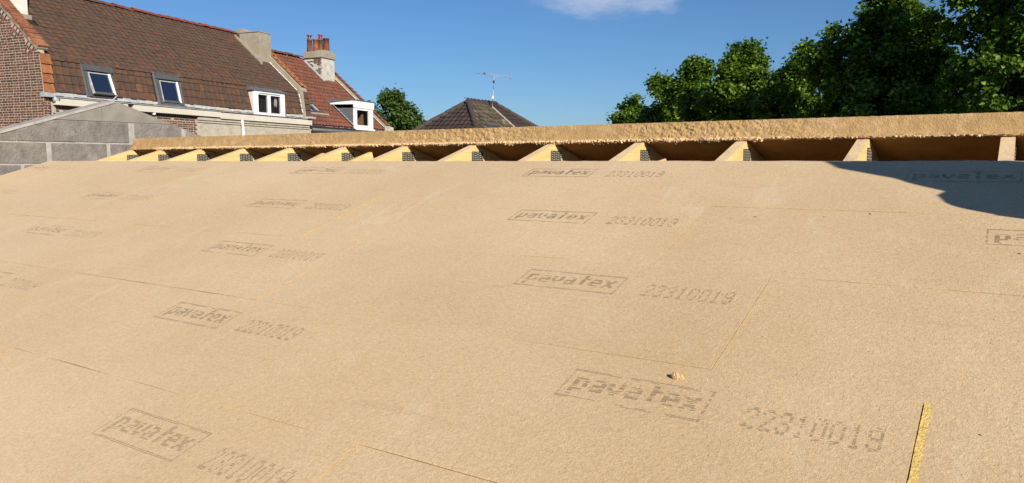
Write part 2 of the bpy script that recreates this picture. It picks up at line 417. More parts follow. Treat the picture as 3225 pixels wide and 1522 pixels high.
M_LEAF2 = [leafmat('leaf_d', (0.07, 0.125, 0.026), (0.10, 0.18, 0.02)), leafmat('leaf_e', (0.10, 0.165, 0.035), (0.14, 0.22, 0.03)), leafmat('leaf_f', (0.05, 0.095, 0.02), (0.07, 0.13, 0.015))]

# ------------------------------------------------------------------ ground
GZ = -3.8
g = mk('ground', [(-900, -900, GZ), (900, -900, GZ), (900, 900, GZ), (-900, 900, GZ)], [(0, 1, 2, 3)], M_GROUND)
tag(g, kind='structure')

# ------------------------------------------------------------------ our roof
TH = rad(17.0)
SIN, COS, TAN = math.sin(TH), math.cos(TH), math.tan(TH)
TB = 0.096                        # board thickness, near slope
TBF = 0.114                       # far slope
NF = Frame((0, SIN, -COS), (1, 0, 0), (0, COS, SIN), (0, -SIN, COS))     # near slope: x, s up the slope, normal
YR, ZR = 4.1417, 0.1174           # truss apex line (bottom of the boards)
FF = Frame((0, YR, ZR), (1, 0, 0), (0, COS, -SIN), (0, SIN, COS))        # far slope, s down the slope
X0, X1 = -7.185, 2.42

near = thing('near_roof_slope', (X0, 0, -1.2), 'near roof slope of stamped tan wood fibre boards filling the foreground', 'roof')

GLY = {  # 8-row bitmaps (top row first)
 'p': ['......', '......', '#####.', '##..##', '##..##', '##..##', '#####.', '##....', '##....'],
 'a': ['......', '......', '.####.', '....##', '.#####', '##..##', '.#####', '......', '......'],
 'v': ['......', '......', '##..##', '##..##', '##..##', '.####.', '..##..', '......', '......'],
 't': ['......', '.##...', '#####.', '.##...', '.##...', '.##...', '.##...', '......', '......'],
 'T': ['..##..', '..##..', '..####', '..##..', '..##..', '..##..', '..##..', '......', '......'],
 'e': ['......', '......', '.####.', '##..##', '######', '##....', '.####.', '......', '......'],
 'x': ['......', '......', '##..##', '.####.', '..##..', '.####.', '##..##', '......', '......'],
 '0': ['.###.', '#...#', '#...#', '#...#', '#...#', '#...#', '.###.'],
 '1': ['..#..', '.##..', '..#..', '..#..', '..#..', '..#..', '.###.'],
 '2': ['.###.', '#...#', '....#', '...#.', '..#..', '.#...', '#####'],
 '3': ['.###.', '#...#', '....#', '..##.', '....#', '#...#', '.###.'],
 '9': ['.###.', '#...#', '#...#', '.####', '....#', '#...#', '.###.'],
}
def stamp_mesh(number, ox, oy, oz, seed):
    """framed word plus serial number printed in rows of ink dashes; ox = right end of board, oy = lower edge of course"""
    r = random.Random(seed)
    wear = r.uniform(0.06, 0.34) + (0.22 if ox < -2.9 else 0)
    V, Fc = [], []
    def dash(x0, x1, y, hh):
        nonlocal V, Fc
        if r.random() < wear: return
        k = len(V)
        y += r.uniform(-0.0004, 0.0004)
        V.extend([NF(x0, y - hh, oz), NF(x1, y - hh, oz), NF(x1, y + hh, oz), NF(x0, y + hh, oz)]); Fc.append((k, k + 1, k + 2, k + 3))
    bx0, bx1, by0, by1 = ox - 0.785, ox - 0.420, oy + 0.330, oy + 0.452
    for yy in (by0, by0 + 0.005, by1, by1 - 0.005):
        x = bx0
        while x < bx1:
            l = r.uniform(0.02, 0.05); dash(x, min(x + l, bx1), yy, 0.00085); x += l + 0.002
    y = by0
    while y < by1:
        for xx in (bx0, bx1 - 0.006): dash(xx, xx + 0.006, y, 0.0008)
        y += 0.0045
    word = ['p', 'a', 'v', 'a', 'T', 'e', 'x']
    cw = (bx1 - bx0 - 0.036) / 7; rh = 0.0105; lx = bx0 + 0.022
    for ch in word:
        G = GLY[ch]; pw = cw * 0.86 / 6
        for ri, row in enumerate(G):
            yt = by1 - 0.014 - ri * rh
            c = 0
            while c < 6:
                if row[c] == '#':
                    e = c
                    while e < 6 and row[e] == '#': e += 1
                    for q in range(3): dash(lx + c * pw, lx + e * pw, yt - q * rh / 3, 0.00085)
                    c = e
                else: c += 1
        lx += cw
    word_mesh = (V, Fc)
    V, Fc = [], []
    nx0, nx1, nyt = ox - 0.335, ox - 0.055, oy + 0.420
    cw = (nx1 - nx0) / len(number); rh = 0.0118
    for ch in number:
        pw = cw * 0.78 / 5
        for ri, row in enumerate(GLY[ch]):
            for c in range(5):
                if row[c] == '#':
                    for q in range(3): dash(nx0 + c * pw, nx0 + (c + 1) * pw, nyt - ri * rh - q * rh / 3, 0.00085)
        nx0 += cw
    return word_mesh, (V, Fc)

S_LINES = [3.280, 2.690, 2.113, 1.553, 1.004, 0.447, -0.115, -0.70]
JOINT = [-1.256, -0.975, -0.592, -0.127, -1.255, -0.80, -0.42]
BLEN = 1.695
GAP = 0.0008
def near_boards():
    for ci in range(7):
        s1, s0 = S_LINES[ci] - GAP, S_LINES[ci + 1] + GAP
        # right ends
        k = math.floor((X1 - JOINT[ci]) / BLEN) + 1
        rights = [JOINT[ci] + BLEN * q for q in range(k, -8, -1)]
        for q, rx in enumerate(rights):
            lx = rx - BLEN
            if rx <= X0 + 0.02 or lx >= X1: continue
            a0, a1 = max(lx + GAP, X0), min(rx - GAP, X1)
            if ci == 3 and abs(rx + 0.127) < 1e-6: a1 = rx - 0.009
            if ci == 3 and abs(lx + 0.127) < 1e-6: a0 = lx + 0.009
            # boards sit a hair unevenly: each left neighbour a little proud
            h0 = 0.0009 * math.sin(ci * 2.3 + q * 1.1) + 0.0014 * q
            bv = 0.0022
            V, Fc, mi = [], [], []
            # top edge wobble on the upper course
            top_ragged = ci == 0
            n = 60 if top_ragged else 40
            xs = [a0 + (a1 - a0) * i / n for i in range(n + 1)]
            rows = []
            rs = random.Random(ci * 50 + q)
            left_cut = a0 <= X0 + 1e-6
            for (sv, zv) in ((s0, -TB), (s0, h0 - bv), (s0 + bv, h0), (s1 - bv, h0), (s1, h0 - bv), (s1, -TB)):
                row = []
                for i, x in enumerate(xs):
                    ss = sv + (rs.uniform(-0.004, 0.003) if top_ragged and sv >= s1 - bv - 1e-6 and zv > -0.05 else 0)
                    if not top_ragged or sv < s1 - 0.1:
                        side = -1 if sv < (s0 + s1) / 2 else 1
                        ss += side * 0.0024 * noise.noise(Vector((x * 4.0, ci * 9.1 + side, 3.3)))
                    row.append(len(V)); V.append(NF(x, ss, zv))
                rows.append(row)
            for ra, rb, m_ in ((0, 1, 1), (1, 2, 0), (2, 3, 0), (3, 4, 0), (4, 5, 1)):
                for i in range(n):
                    Fc.append((rows[ra][i], rows[ra][i + 1], rows[rb][i + 1], rows[rb][i])); mi.append(m_)
            for i in range(n): Fc.append((rows[5][i], rows[5][i + 1], rows[0][i + 1], rows[0][i])); mi.append(1)
            Fc.append(tuple(rows[k_][0] for k_ in range(6))); mi.append(1)
            Fc.append(tuple(rows[k_][n] for k_ in range(6))[::-1]); mi.append(1)
            b = mk('board', V, Fc, [M_FIB, M_EDGE], near, mi)
            num = '22310019' if ci == 3 else '23310019'
            sx0, sx1 = rx - 0.79, rx - 0.05
            if sx0 > X0 + 0.02 and sx1 < X1:
                wm_, nm_ = stamp_mesh(num, rx, s0, h0 + 0.0006, ci * 31 + q)
                ink = M_INK if ci >= 3 else M_INK_FAINT
                mk('stamp', *wm_, ink, b)
                mk('serial_number', *nm_, ink, b)
            if ci == 3 and abs(rx + 0.127) < 1e-6:
                hr = 0.0009 * math.sin(ci * 2.3 + (q - 1) * 1.1) + 0.0014 * (q - 1) + 0.0004
                V2 = []
                L = 24
                for i in range(L + 1):
                    s = s0 + 0.004 + (s1 - s0 - 0.008) * i / L
                    j = rs.uniform(-0.0012, 0.0012)
                    V2 += [NF(rx - 0.0066 + j * 0.5, s, hr - 0.0012 + j * 0.4), NF(rx + 0.0088, s, hr + j * 0.3), NF(rx + 0.0088, s, -0.03), NF(rx - 0.0066, s, -0.03)]
                F2 = []
                for i in range(L):
                    for k_ in range(4):
                        F2.append((4 * i + k_, 4 * i + 4 + k_, 4 * i + 4 + (k_ + 1) % 4, 4 * i + (k_ + 1) % 4))
                F2 += [(0, 1, 2, 3), (4 * L + 3, 4 * L + 2, 4 * L + 1, 4 * L)]
                tg = mk('tongue', V2, F2, M_TONGUE, b); fix_normals(tg)
near_boards()

# ---- far slope: its cut, fibrous upper edge stands up behind the gap
far = thing('far_roof_slope', (X0, YR + 2, 0), 'far roof slope of thick boards showing its rough fibrous cut edge', 'roof')
XF0 = -7.12
def fbm(p, o=4):
    return noise.fractal(Vector(p), 0.8, 2.1, o)
def far_boards():
    rights = [X1 - BLEN * q * 1.47 for q in range(6)]
    bounds = [X1, 0.86, -1.62, -4.1, XF0]
    for ci in range(4):
        s0, s1 = (0.0 if ci == 0 else ci * 0.57 + GAP), (ci + 1) * 0.57 - GAP
        bd = bounds if ci == 0 else [X1, 1.2 - ci * 0.3, -1.3 - ci * 0.3, -3.8 - ci * 0.3, XF0]
        for bi in range(4):
            a1, a0 = bd[bi] - 0.0008, bd[bi + 1] + 0.0008
            if ci > 0:
                o = box('board', FF, a0, a1, s0, s1, 0, TBF, [M_UNDER], far); continue
            # end face as a displaced grid: rough patches alternate with smoother cut zones
            nx = int((a1 - a0) / 0.008); ny = 13
            V, Fc, mi = [], [], []
            idx = {}
            for i in range(nx + 1):
                x = a0 + (a1 - a0) * i / nx
                patch = min(1.0, max(0.1, 0.75 + 1.5 * noise.noise(Vector((x * 1.1, 3.1, 0)))))
                patch *= 0.22 + 0.78 * max(0.0, min(1.0, (x + 4.9) / 0.8)) * max(0.0, min(1.0, (-0.75 - x) / 0.6))
                for j in range(ny + 1):
                    c = TBF * j / ny
                    d = 0.0
                    if 0 < i < nx or True:
                        d = -0.007 * patch * (fbm((x * 34 + c * 26, c * 52, 1.7)) + 0.5 * fbm((x * 110, c * 130, 4.7), 2))
                        if c < 0.018: d += -0.006 + 0.004 * noise.noise(Vector((x * 25, 0.2, 5)))
                        if j == ny: d = -0.0015 * fbm((x * 50, 1, 1))
                    cz = c + (0.0022 * noise.noise(Vector((x * 35, 7, 2))) if j == ny else 0)
                    idx[i, j] = len(V); V.append(FF(x, s0 + d, cz))
            for i in range(nx):
                for j in range(ny):
                    Fc.append((idx[i, j], idx[i + 1, j], idx[i + 1, j + 1], idx[i, j + 1])); mi.append(0)
            # body behind
            k = len(V)
            bottom = [idx[i, 0] for i in range(nx + 1)]; top = [idx[i, ny] for i in range(nx + 1)]
            kb = []
            for i in range(nx + 1):
                x = a0 + (a1 - a0) * i / nx
                kb.append((len(V), len(V) + 1)); V += [FF(x, s1, 0), FF(x, s1, TBF)]
            for i in range(nx):
                Fc.append((bottom[i], kb[i][0], kb[i + 1][0], bottom[i + 1])); mi.append(1)
                Fc.append((top[i], top[i + 1], kb[i + 1][1], kb[i][1])); mi.append(2)
                Fc.append((kb[i][0], kb[i][1], kb[i + 1][1], kb[i + 1][0])); mi.append(1)
            Fc.append(tuple([idx[0, j] for j in range(ny + 1)] + [kb[0][1], kb[0][0]])); mi.append(0)
            Fc.append(tuple([idx[nx, j] for j in range(ny + 1)] + [kb[nx][1], kb[nx][0]])[::-1]); mi.append(0)
            b = mk('board', V, Fc, [M_CUT, M_UNDER, M_FIB], far, mi, smooth=False)
            # ragged fringe of torn fibres along the lower arris: too many to count
            n = int((a1 - a0) * 2300)
            xs = RNG.uniform(a0, a1, n)
            lump = np.array([noise.noise(Vector((x * 9.0, 9.0, 0))) + 0.6 * noise.noise(Vector((x * 31.0, 2.0, 0))) for x in xs])
            dens = np.clip(0.42 + 0.7 * np.array([noise.noise(Vector((x * 1.7, 5.0, 0))) for x in xs]) + 0.5 * lump, 0.08, 1.0) * np.where(xs < -6.75, 0.0, np.where(xs > -1.0, 0.55, 1.0))
            keep = RNG.random(n) < dens
            xs = xs[keep]; dens = dens[keep]; lump = lump[keep]; n = len(xs)
            if n:
                hang = (0.003 + 0.010 * np.clip(lump + 0.4, 0, 1.4) * RNG.uniform(0.3, 1.2, n) + np.where(RNG.random(n) < 0.03, 0.008, 0)).clip(0.001, 0.03)
                rise = RNG.uniform(-0.003, 0.018, n)
                w = RNG.uniform(0.003, 0.013, n)
                sz = np.where(xs > -1.0, 0.55, 1.0); hang *= sz; rise *= sz; w *= np.where(xs > -1.0, 1.3, 1.0)
                sl = RNG.uniform(-0.022, 0.022, n)
                pr = RNG.uniform(0.004, 0.022, n)
                o0 = np.array(FF.o); ex, ey, ez = (np.array(v) for v in (FF.x, FF.y, FF.z))
                P = lambda x, s, c: o0 + x[:, None] * ex + s[:, None] * ey + c[:, None] * ez
                A = P(xs - w, -0.4 * pr, rise); B = P(xs + w, -0.4 * pr, rise * RNG.uniform(0.6, 1.2, n))
                C = P(xs + sl + 0.4 * w, -pr, -hang); D = P(xs + sl - 0.4 * w, -pr, -hang * 0.8)
                E = P(xs + sl * 0.5, -pr * 1.3, (rise - hang) * 0.5)
                VV = np.stack([A, B, C, D, E], 1).reshape(-1, 3)
                k = np.arange(n)[:, None] * 5
                FFc = np.concatenate([k + np.array([[0, 4, 1]]), k + np.array([[1, 4, 2]]), k + np.array([[2, 4, 3]]), k + np.array([[3, 4, 0]])])
                fr = mk_np('torn_fibre', VV, FFc, M_FRINGE, b, smooth=False); tag(fr, kind='stuff')
far_boards()

# ---- trusses
ORD = ['first', 'second', 'third', 'fourth', 'fifth', 'sixth', 'seventh', 'eighth', 'ninth', 'tenth', 'eleventh', 'twelfth', 'thirteenth', 'fourteenth', 'fifteenth', 'sixteenth', 'seventeenth']
TRX = [-7.08, -6.564, -5.991, -5.395, -4.812, -4.212, -3.609, -3.008, -2.400, -1.808, -1.216, -0.614, -0.012, 0.59, 1.19, 1.79, 2.37]
TW = 0.056
def chord(name, fr_s, sgn, xc, mat, parent, ext):
    # chord in plane x = const; from the apex down-slope; vertical butt joint at the apex
    d = 0.155
    dirv = Vector((0, sgn * COS, -SIN)); nrm = Vector((0, -sgn * SIN, -COS))
    apex = Vector((0, YR, ZR - 0.0015)); 
    p0 = apex + Vector((0, sgn * 0.0006, 0)); p1 = apex + dirv * ext; p2 = p1 + nrm * d
    p3 = Vector((0, YR + sgn * 0.0006, ZR - d / COS))
    V = []
    for x in (xc - TW, xc): V += [Vector((x, p.y, p.z)) for p in (p0, p1, p2, p3)]
    Fc = [(0, 1, 2, 3), (7, 6, 5, 4), (0, 4, 5, 1), (1, 5, 6, 2), (2, 6, 7, 3), (3, 7, 4, 0)]
    o = mk(name, V, Fc, [M_PINE, M_PINE_TOP], parent, [0, 0, 1, 0, 0, 0]); fix_normals(o); return o
def plate_meshes():
    # pressed nail plate, 0.13 x 0.19, with rows of punched teeth
    W_, H_ = 0.128, 0.19
    fr = Frame((0, 0, 0), (1, 0, 0), (0, 1, 0), (0, 0, 1))
    pm = bpy.data.meshes.new('nail_plate'); pm.from_pydata([tuple(v) for v in box_v(fr, 0, 0.0025, -W_ / 2, W_ / 2, -H_, 0)], [], CUBE_F); pm.materials.append(M_PLATE)
    V, Fc = [], []
    for c in range(5):
        for r in range(13):
            y = -W_ / 2 + 0.012 + c * (W_ - 0.024) / 4; z = -0.008 - r * 0.0143 - (0.004 if c % 2 else 0)
            k = len(V); V += box_v(fr, 0.0027, 0.0045, y - 0.0072, y + 0.0072, z - 0.0022, z + 0.0022); Fc += [tuple(i + k for i in f) for f in CUBE_F]
    tm = bpy.data.meshes.new('plate_teeth'); tm.from_pydata([tuple(v) for v in V], [], Fc); tm.materials.append(M_TOOTH)
    return pm, tm
PM, TM = plate_meshes()
CHB = {}
for i, x in enumerate(TRX):
    if i <= 12:
        lab = ('%s pine roof truss counting from the grey block gable wall' % ORD[i])
        if i == 0: lab = 'pine roof truss nearest the grey block gable wall'
        if i == 12: lab = 'pine roof truss at the right edge of the picture, seen almost end on'
    else:
        lab = '%s pine roof truss beyond the right edge of the picture' % ORD[i - 13]
    t = thing('roof_truss', (x, YR, ZR - 0.8), lab, 'truss', 'pine roof trusses in the open ridge gap')
    chord('chord', None, -1, x, M_PINE, t, 4.6)
    chord('chord', None, 1, x, M_PINE, t, 2.25)
    for pz, py in ((ZR - 0.047, YR + random.uniform(-0.006, 0.008)),):
        p = bpy.data.objects.new('nail_plate', PM); p.matrix_basis = Matrix.Translation((x, py, pz)); link(p, t)
        q = bpy.data.objects.new('plate_teeth', TM); link(q, p); tag(q, kind='stuff')
    # ceiling tie and king post far below, inside
    frw = Frame((0, 0, 0), (1, 0, 0), (0, 1, 0), (0, 0, 1))
    box('king_post', frw, x - TW + 0.002, x - 0.002, YR - 0.05, YR + 0.05, -1.05, ZR - 0.165, M_PINE, t)
    box('bottom_tie', frw, x - TW + 0.001, x - 0.001, 0.0, YR + 2.15, -1.2, -1.06, M_PINE, t)

# ---- loose timber between the trusses
def plank(name, p0, p1, up, w, tk, label):
    p0, p1, up = Vector(p0), Vector(p1), Vector(up).normalized()
    d = (p1 - p0).normalized(); side = d.cross(up).normalized(); up = side.cross(d)
    fr = Frame(p0, d, side, up)
    t = thing(name, p0, label, 'plank')
    box('timber', fr, 0, (p1 - p0).length, -tk / 2, tk / 2, -w / 2, w / 2, M_PINE, t)
    return t
plank('timber_brace', (-3.86, 3.55, -0.115), (-3.83, 4.0, 0.028), (0, -0.3, 1), 0.09, 0.032, 'short diagonal pine brace poking up between two middle trusses')
plank('timber_brace', (-4.43, 3.80, -0.07), (-4.40, 4.08, 0.045), (0, -0.4, 1), 0.05, 0.03, 'small pine offcut tip showing behind the sixth truss')
plank('timber_brace', (-1.90, 3.75, -0.11), (-1.56, 3.86, 0.005), (0, 0, 1), 0.03, 0.04, 'low pine offcut lying just behind the board edge below the ridge')
plank('timber_brace', (-0.92, 3.62, -0.065), (-0.672, 3.66, -0.06), (0, -0.3, 1), 0.05, 0.11, 'flat pine block nailed beside the last truss but one on the right')

# ---- body of the building under the roof
body = thing('roofed_building', (-2.4, 2.5, GZ), 'low building whose open boarded roof fills the foreground', 'building')
WF = Frame((0, 0, 0), (1, 0, 0), (0, 1, 0), (0, 0, 1))
box('side_wall', WF, X0, X1, -0.28, -0.08, GZ, -1.28, M_BLOCK, body)
box('side_wall', WF, X0, X1, YR + 2.0, YR + 2.16, GZ, -0.68, M_BLOCK, body)
box('ceiling', WF, X0, X1, -0.07, YR + 1.99, -1.26, -1.21, M_UNDER, body)
prism('end_wall', Frame((X1 + 0.001, 0, 0), (0, 1, 0), (0, 0, 1), (1, 0, 0)), [(-0.28, GZ), (YR + 2.16, GZ), (YR + 2.16, -0.70), (YR, -0.06), (-0.28, -1.42)], 0.0, 0.2, M_BLOCK, body)

# ------------------------------------------------------------------ block gable wall
GX = -7.318
gw = thing('gable_wall', (GX - 0.1, YR, GZ), 'grey concrete block gable wall rising to a low peak behind the boards', 'wall')
GF = Frame((GX, 0, 0), (0, 1, 0), (0, 0, 1), (1, 0, 0))        # a=Y, b=Z, c outwards (towards us)
PEAKY, PEAKZ = YR, 0.585
def topz(y): return PEAKZ - 0.318 * (PEAKY - y) if y < PEAKY else PEAKZ - 0.337 * (y - PEAKY)
prism('mortar_body', GF, [(-0.6, GZ), (YR + 2.2, GZ), (YR + 2.2, topz(YR + 2.2) - 0.004), (PEAKY, PEAKZ - 0.004), (-0.6, topz(-0.6) - 0.004)], -0.2, -0.004, M_MORTAR, gw)
def clip(poly, f):
    out = []
    for i in range(len(poly)):
        p, q = poly[i], poly[(i + 1) % len(poly)]
        fp, fq = f(p), f(q)
        if fp >= 0: out.append(p)
        if fp * fq < 0:
            t = fp / (fp - fq); out.append((p[0] + (q[0] - p[0]) * t, p[1] + (q[1] - p[1]) * t))
    return out
def block_row(z0, z1, joints, js, mats):
    for i in range(len(joints) - 1):
        y0, y1 = joints[i] + js[i] / 2, joints[i + 1] - js[i + 1] / 2
        poly = [(y0, z0), (y1, z0), (y1, z1), (y0, z1)]
        poly = clip(poly, lambda p: PEAKZ - 0.318 * (PEAKY - p[0]) - p[1] - 0.003)
        if len(poly) > 2: poly = clip(poly, lambda p: PEAKZ - 0.337 * (p[0] - PEAKY) - p[1] - 0.003)
        if len(poly) < 3: continue
        ar = abs(sum(poly[k][0] * poly[(k + 1) % len(poly)][1] - poly[(k + 1) % len(poly)][0] * poly[k][1] for k in range(len(poly)))) / 2
        if ar < 0.002: continue
        o = prism('block', GF, poly, -0.15, 0.0015 + random.uniform(0, 0.004), mats, gw)
        m = o.modifiers.new('bevel', 'BEVEL'); m.width = 0.004; m.segments = 1
J = 0.012
block_row(0.385, 0.60, [3.3, 3.99, 6.0], [0.003, 0.003, 0.003], M_BLOCK_SMOOTH)
block_row(0.186, 0.380, [2.3, 2.80, 3.225, 3.735, 4.275, 4.84, 5.4], [J, J, 0.004, 0.004, 0.062, 0.05, J], M_BLOCK)
block_row(-0.012, 0.172, [1.95, 2.45, 2.96, 3.49, 4.035, 4.55, 5.05, 5.55], [J, J, J, 0.045, 0.04, J, J, J], M_BLOCK)
block_row(-0.21, -0.026, [1.7, 2.2, 2.7, 3.26, 3.75, 4.3, 4.8, 5.3, 5.8], [J, J, J, 0.03, J, J, J, J, J], M_BLOCK)
for k in range(6):
    z1 = -0.224 - 0.2 * k
    o_ = 0.25 * (k % 2)
    js = [1.45 + o_ + 0.5 * q for q in range(10)]
    block_row(z1 - 0.186, z1, js, [J] * len(js), M_BLOCK)
# pale capping strip along the near slope of the gable
def cap():
    V, Fc = [], []
    n = 40
    for i in range(n + 1):
        y = -0.6 + (PEAKY - 0.03 + 0.6) * i / n
        z = topz(y)
        wv = 0.004 * noise.noise(Vector((y * 5, 0, 0)))
        V += [Vector((GX + 0.012, y, z - 0.008)), Vector((GX + 0.012, y, z + 0.016 + wv)), Vector((GX - 0.21, y, z + 0.018 + wv)), Vector((GX - 0.21, y, z - 0.008))]
    for i in range(n):
        for k in range(4): Fc.append((4 * i + k, 4 * i + 4 + k, 4 * i + 4 + (k + 1) % 4, 4 * i + (k + 1) % 4))
    Fc += [(0, 1, 2, 3), (4 * n + 3, 4 * n + 2, 4 * n + 1, 4 * n)]
    o = mk('capping', V, Fc, M_MORTAR, gw); fix_normals(o)
cap()
tubes('wire_tip', [((GX + 0.0, PEAKY - 0.06, 0.575), (GX + 0.0, PEAKY + 0.01, 0.645), 0.006, 0.004)], M_ZINC, gw, 6)

# ------------------------------------------------------------------ generic repeated pieces
def field(name, parent, protos, frames, maxn=300):
    """protos: list of (verts, faces, material); frames: (matrix, proto index).  The pieces that show largest become objects, the rest one joined part."""
    def score(fr):
        p = proj(fr[0].translation)
        if p is None: return 1e9
        x, y, z = p
        return z + (0 if -60 < x < 3290 and -60 < y < 560 else 1000)
    frames = sorted(frames, key=score)
    pm = []
    for (V, Fc, m) in protos:
        me = bpy.data.meshes.new(name); me.from_pydata([tuple(v) for v in V], [], Fc); me.materials.append(m); me.update(); pm.append(me)
    for M_, pi in frames[:maxn]:
        o = bpy.data.objects.new(name, pm[pi]); o.matrix_basis = M_; link(o, parent)
    rest = frames[maxn:]
    if rest:
        VV, FA, mi = [], [], []
        k = 0
        for M_, pi in rest:
            V, Fc, m = protos[pi]
            for v in V: VV.append(M_ @ Vector(v))
            for f in Fc: FA.append(tuple(i + k for i in f)); mi.append(pi)
            k += len(V)
        o = mk(name, VV, FA, [p[2] for p in protos], parent, mi); tag(o, kind='stuff')

def pan_tile(w, e, amp, lift, lip, curve=0.0, prof='s'):
    """tile: x across, y up the slope, tail at y=0"""
    n = 6
    V, Fc = [], []
    for (y, z) in ((0.0, lift), (e * 1.12, 0.004)):
        for i in range(n + 1):
            u = i / n
            if prof == 's': zz = amp * math.sin(u * 2 * math.pi + 0.6)
            elif prof == 'roll': zz = amp * (max(0, math.sin((u - 0.62) / 0.38 * math.pi)) if u > 0.62 else -0.12 * math.sin(u / 0.62 * math.pi))
            else: zz = amp * (1 if u > 0.85 else 0)
            yy = y - (curve * math.sin(u * math.pi) if y == 0 else 0)
            V.append(Vector((w * (u - 0.02) * 1.02, yy, z + zz)))
    for i in range(n): Fc.append((i, i + 1, n + 2 + i, n + 1 + i))
    k = len(V)
    for i in range(n + 1):
        V.append(V[i] + Vector((0, 0.003, -lip)))
    for i in range(n): Fc.append((k + i, k + i + 1, i + 1, i))
    Fc.append((0, n + 1, k)); Fc.append((n, k + n, 2 * n + 1))
    return V, Fc

def tile_slope(parent, fr, a0, a1, slope_len, w, e, tile, mats, weights, skip=None, jitter=1.0, maxn=300, name='tile', start=0.0, half=False, inside=None):
    protos = [(tile[0], tile[1], m) for m in mats]
    frames = []
    nr = int((slope_len - start) / e + 0.999)
    for r in range(nr):
        s = start + r * e
        a = a0 - (w * 0.5 if half and r % 2 else 0)
        sag = random.uniform(-0.012, 0.012) * jitter
        while a < a1 - 0.3 * w:
            if (skip is None or not skip(a + w / 2, s + e / 2)) and (inside is None or inside(a + w / 2, s + e / 2)):
                j = jitter
                m = fr.mat(a + random.uniform(-.004, .004) * j, s + sag + random.uniform(-.008, .008) * j, random.uniform(0, .006) * j)
                m = m @ Matrix.Rotation(random.uniform(-.02, .02) * j, 4, 'Z') @ Matrix.Rotation(random.uniform(-.015, .03) * j, 4, 'X') @ Matrix.Rotation(random.uniform(-.02, .02) * j, 4, 'Y')
                wsel = weights(a, s) if callable(weights) else weights
                frames.append((m, random.choices(range(len(mats)), wsel)[0]))
            a += w
    field(name, parent, protos, frames, maxn)

def ridge_tiles(parent, p0, p1, up, mats, L=0.36, r=0.12, name='ridge_tile', mixer=None):
    p0, p1 = Vector(p0), Vector(p1)
    d = (p1 - p0); n = max(1, int(d.length / L)); d.normalize()
    side = d.cross(Vector(up)).normalized(); upv = side.cross(d)
    V, Fc = [], []
    k = 7
    for (x, rr) in ((0, r * 1.0), (L * 1.06, r * 0.86)):
        for i in range(k):
            t = math.pi * i / (k - 1)
            V.append(Vector((x, rr * math.cos(t), rr * 0.85 * math.sin(t))))
    b = len(V)
    for i in range(k):
        t = math.pi * i / (k - 1); V.append(Vector((0.002, r * 0.82 * math.cos(t), r * 0.68 * math.sin(t))))
    for i in range(k - 1):
        Fc.append((i, i + 1, k + i + 1, k + i)); Fc.append((b + i, b + i + 1, i + 1, i))
    protos = [(V, Fc, m) for m in mats]
    frames = []
    for i in range(n):
        fr = Frame(p0 + d * (i * (p1 - p0).length / n), d, side, upv)
        m = fr.mat(0, 0, random.uniform(-.012, .012)) @ Matrix.Rotation(random.uniform(-.05, .05), 4, 'Y') @ Matrix.Rotation(random.uniform(-.04, .04), 4, 'Z')
        frames.append((m, mixer(i / n) if mixer else random.randrange(len(mats))))
    field(name, parent, protos, frames)

# ------------------------------------------------------------------ terrace house frame
HANG = rad(12.1678)
HO = Vector((-20.389, 9.6587, 1.7717))
hx = Vector((-math.sin(HANG), math.cos(HANG), 0)); hn = Vector((math.cos(HANG), math.sin(HANG), 0)); UP = Vector((0, 0, 1))
HF = Frame(HO, hx, -hn, UP)           # a along the row, b back from the front wall, z up (0 = eaves of the brick house)
def slope_frame(b0, z0, b1, z1, off=0.0):
    d = (-hn * (b1 - b0) + UP * (z1 - z0)); L = d.length; d.normalize()
    n = hx.cross(d).normalized()
    if n.z < 0 and abs(n.z) > 1e-6: n = -n
    return Frame(HF(0, b0, z0) + n * off, hx, d, n), L
GB = GZ - HO.z                         # ground in house heights
CF = Frame(HO, -hn, UP, hx)           # cross-section frame: (b, z) plane extruded along a

# ================= house 1: brick mansard house
h1 = thing('brick_house', HF(5, 2.7, GB), 'long brick house with dark mossy mansard roof and two grey roof windows', 'house')
A1 = 10.45
sec1 = [(0, GB), (0, -0.14), (0.19, 0.80), (2.7, 3.03), (5.2, 0.80), (5.4, -0.14), (5.4, GB)]
wall1 = prism('wall', CF, sec1, 0.16, A1, M_BMORTAR, h1)
# gable wall with parapet
gsec = [(0.0, GB), (-0.012, -0.13), (-0.04, -0.02), (0.045, 0.93), (0.10, 1.05), (2.62, 3.42), (2.78, 3.42), (5.3, 1.05), (5.4, -0.1), (5.4, GB)]
gable = prism('gable', CF, gsec, 0.0, 0.155, M_BMORTAR, h1)

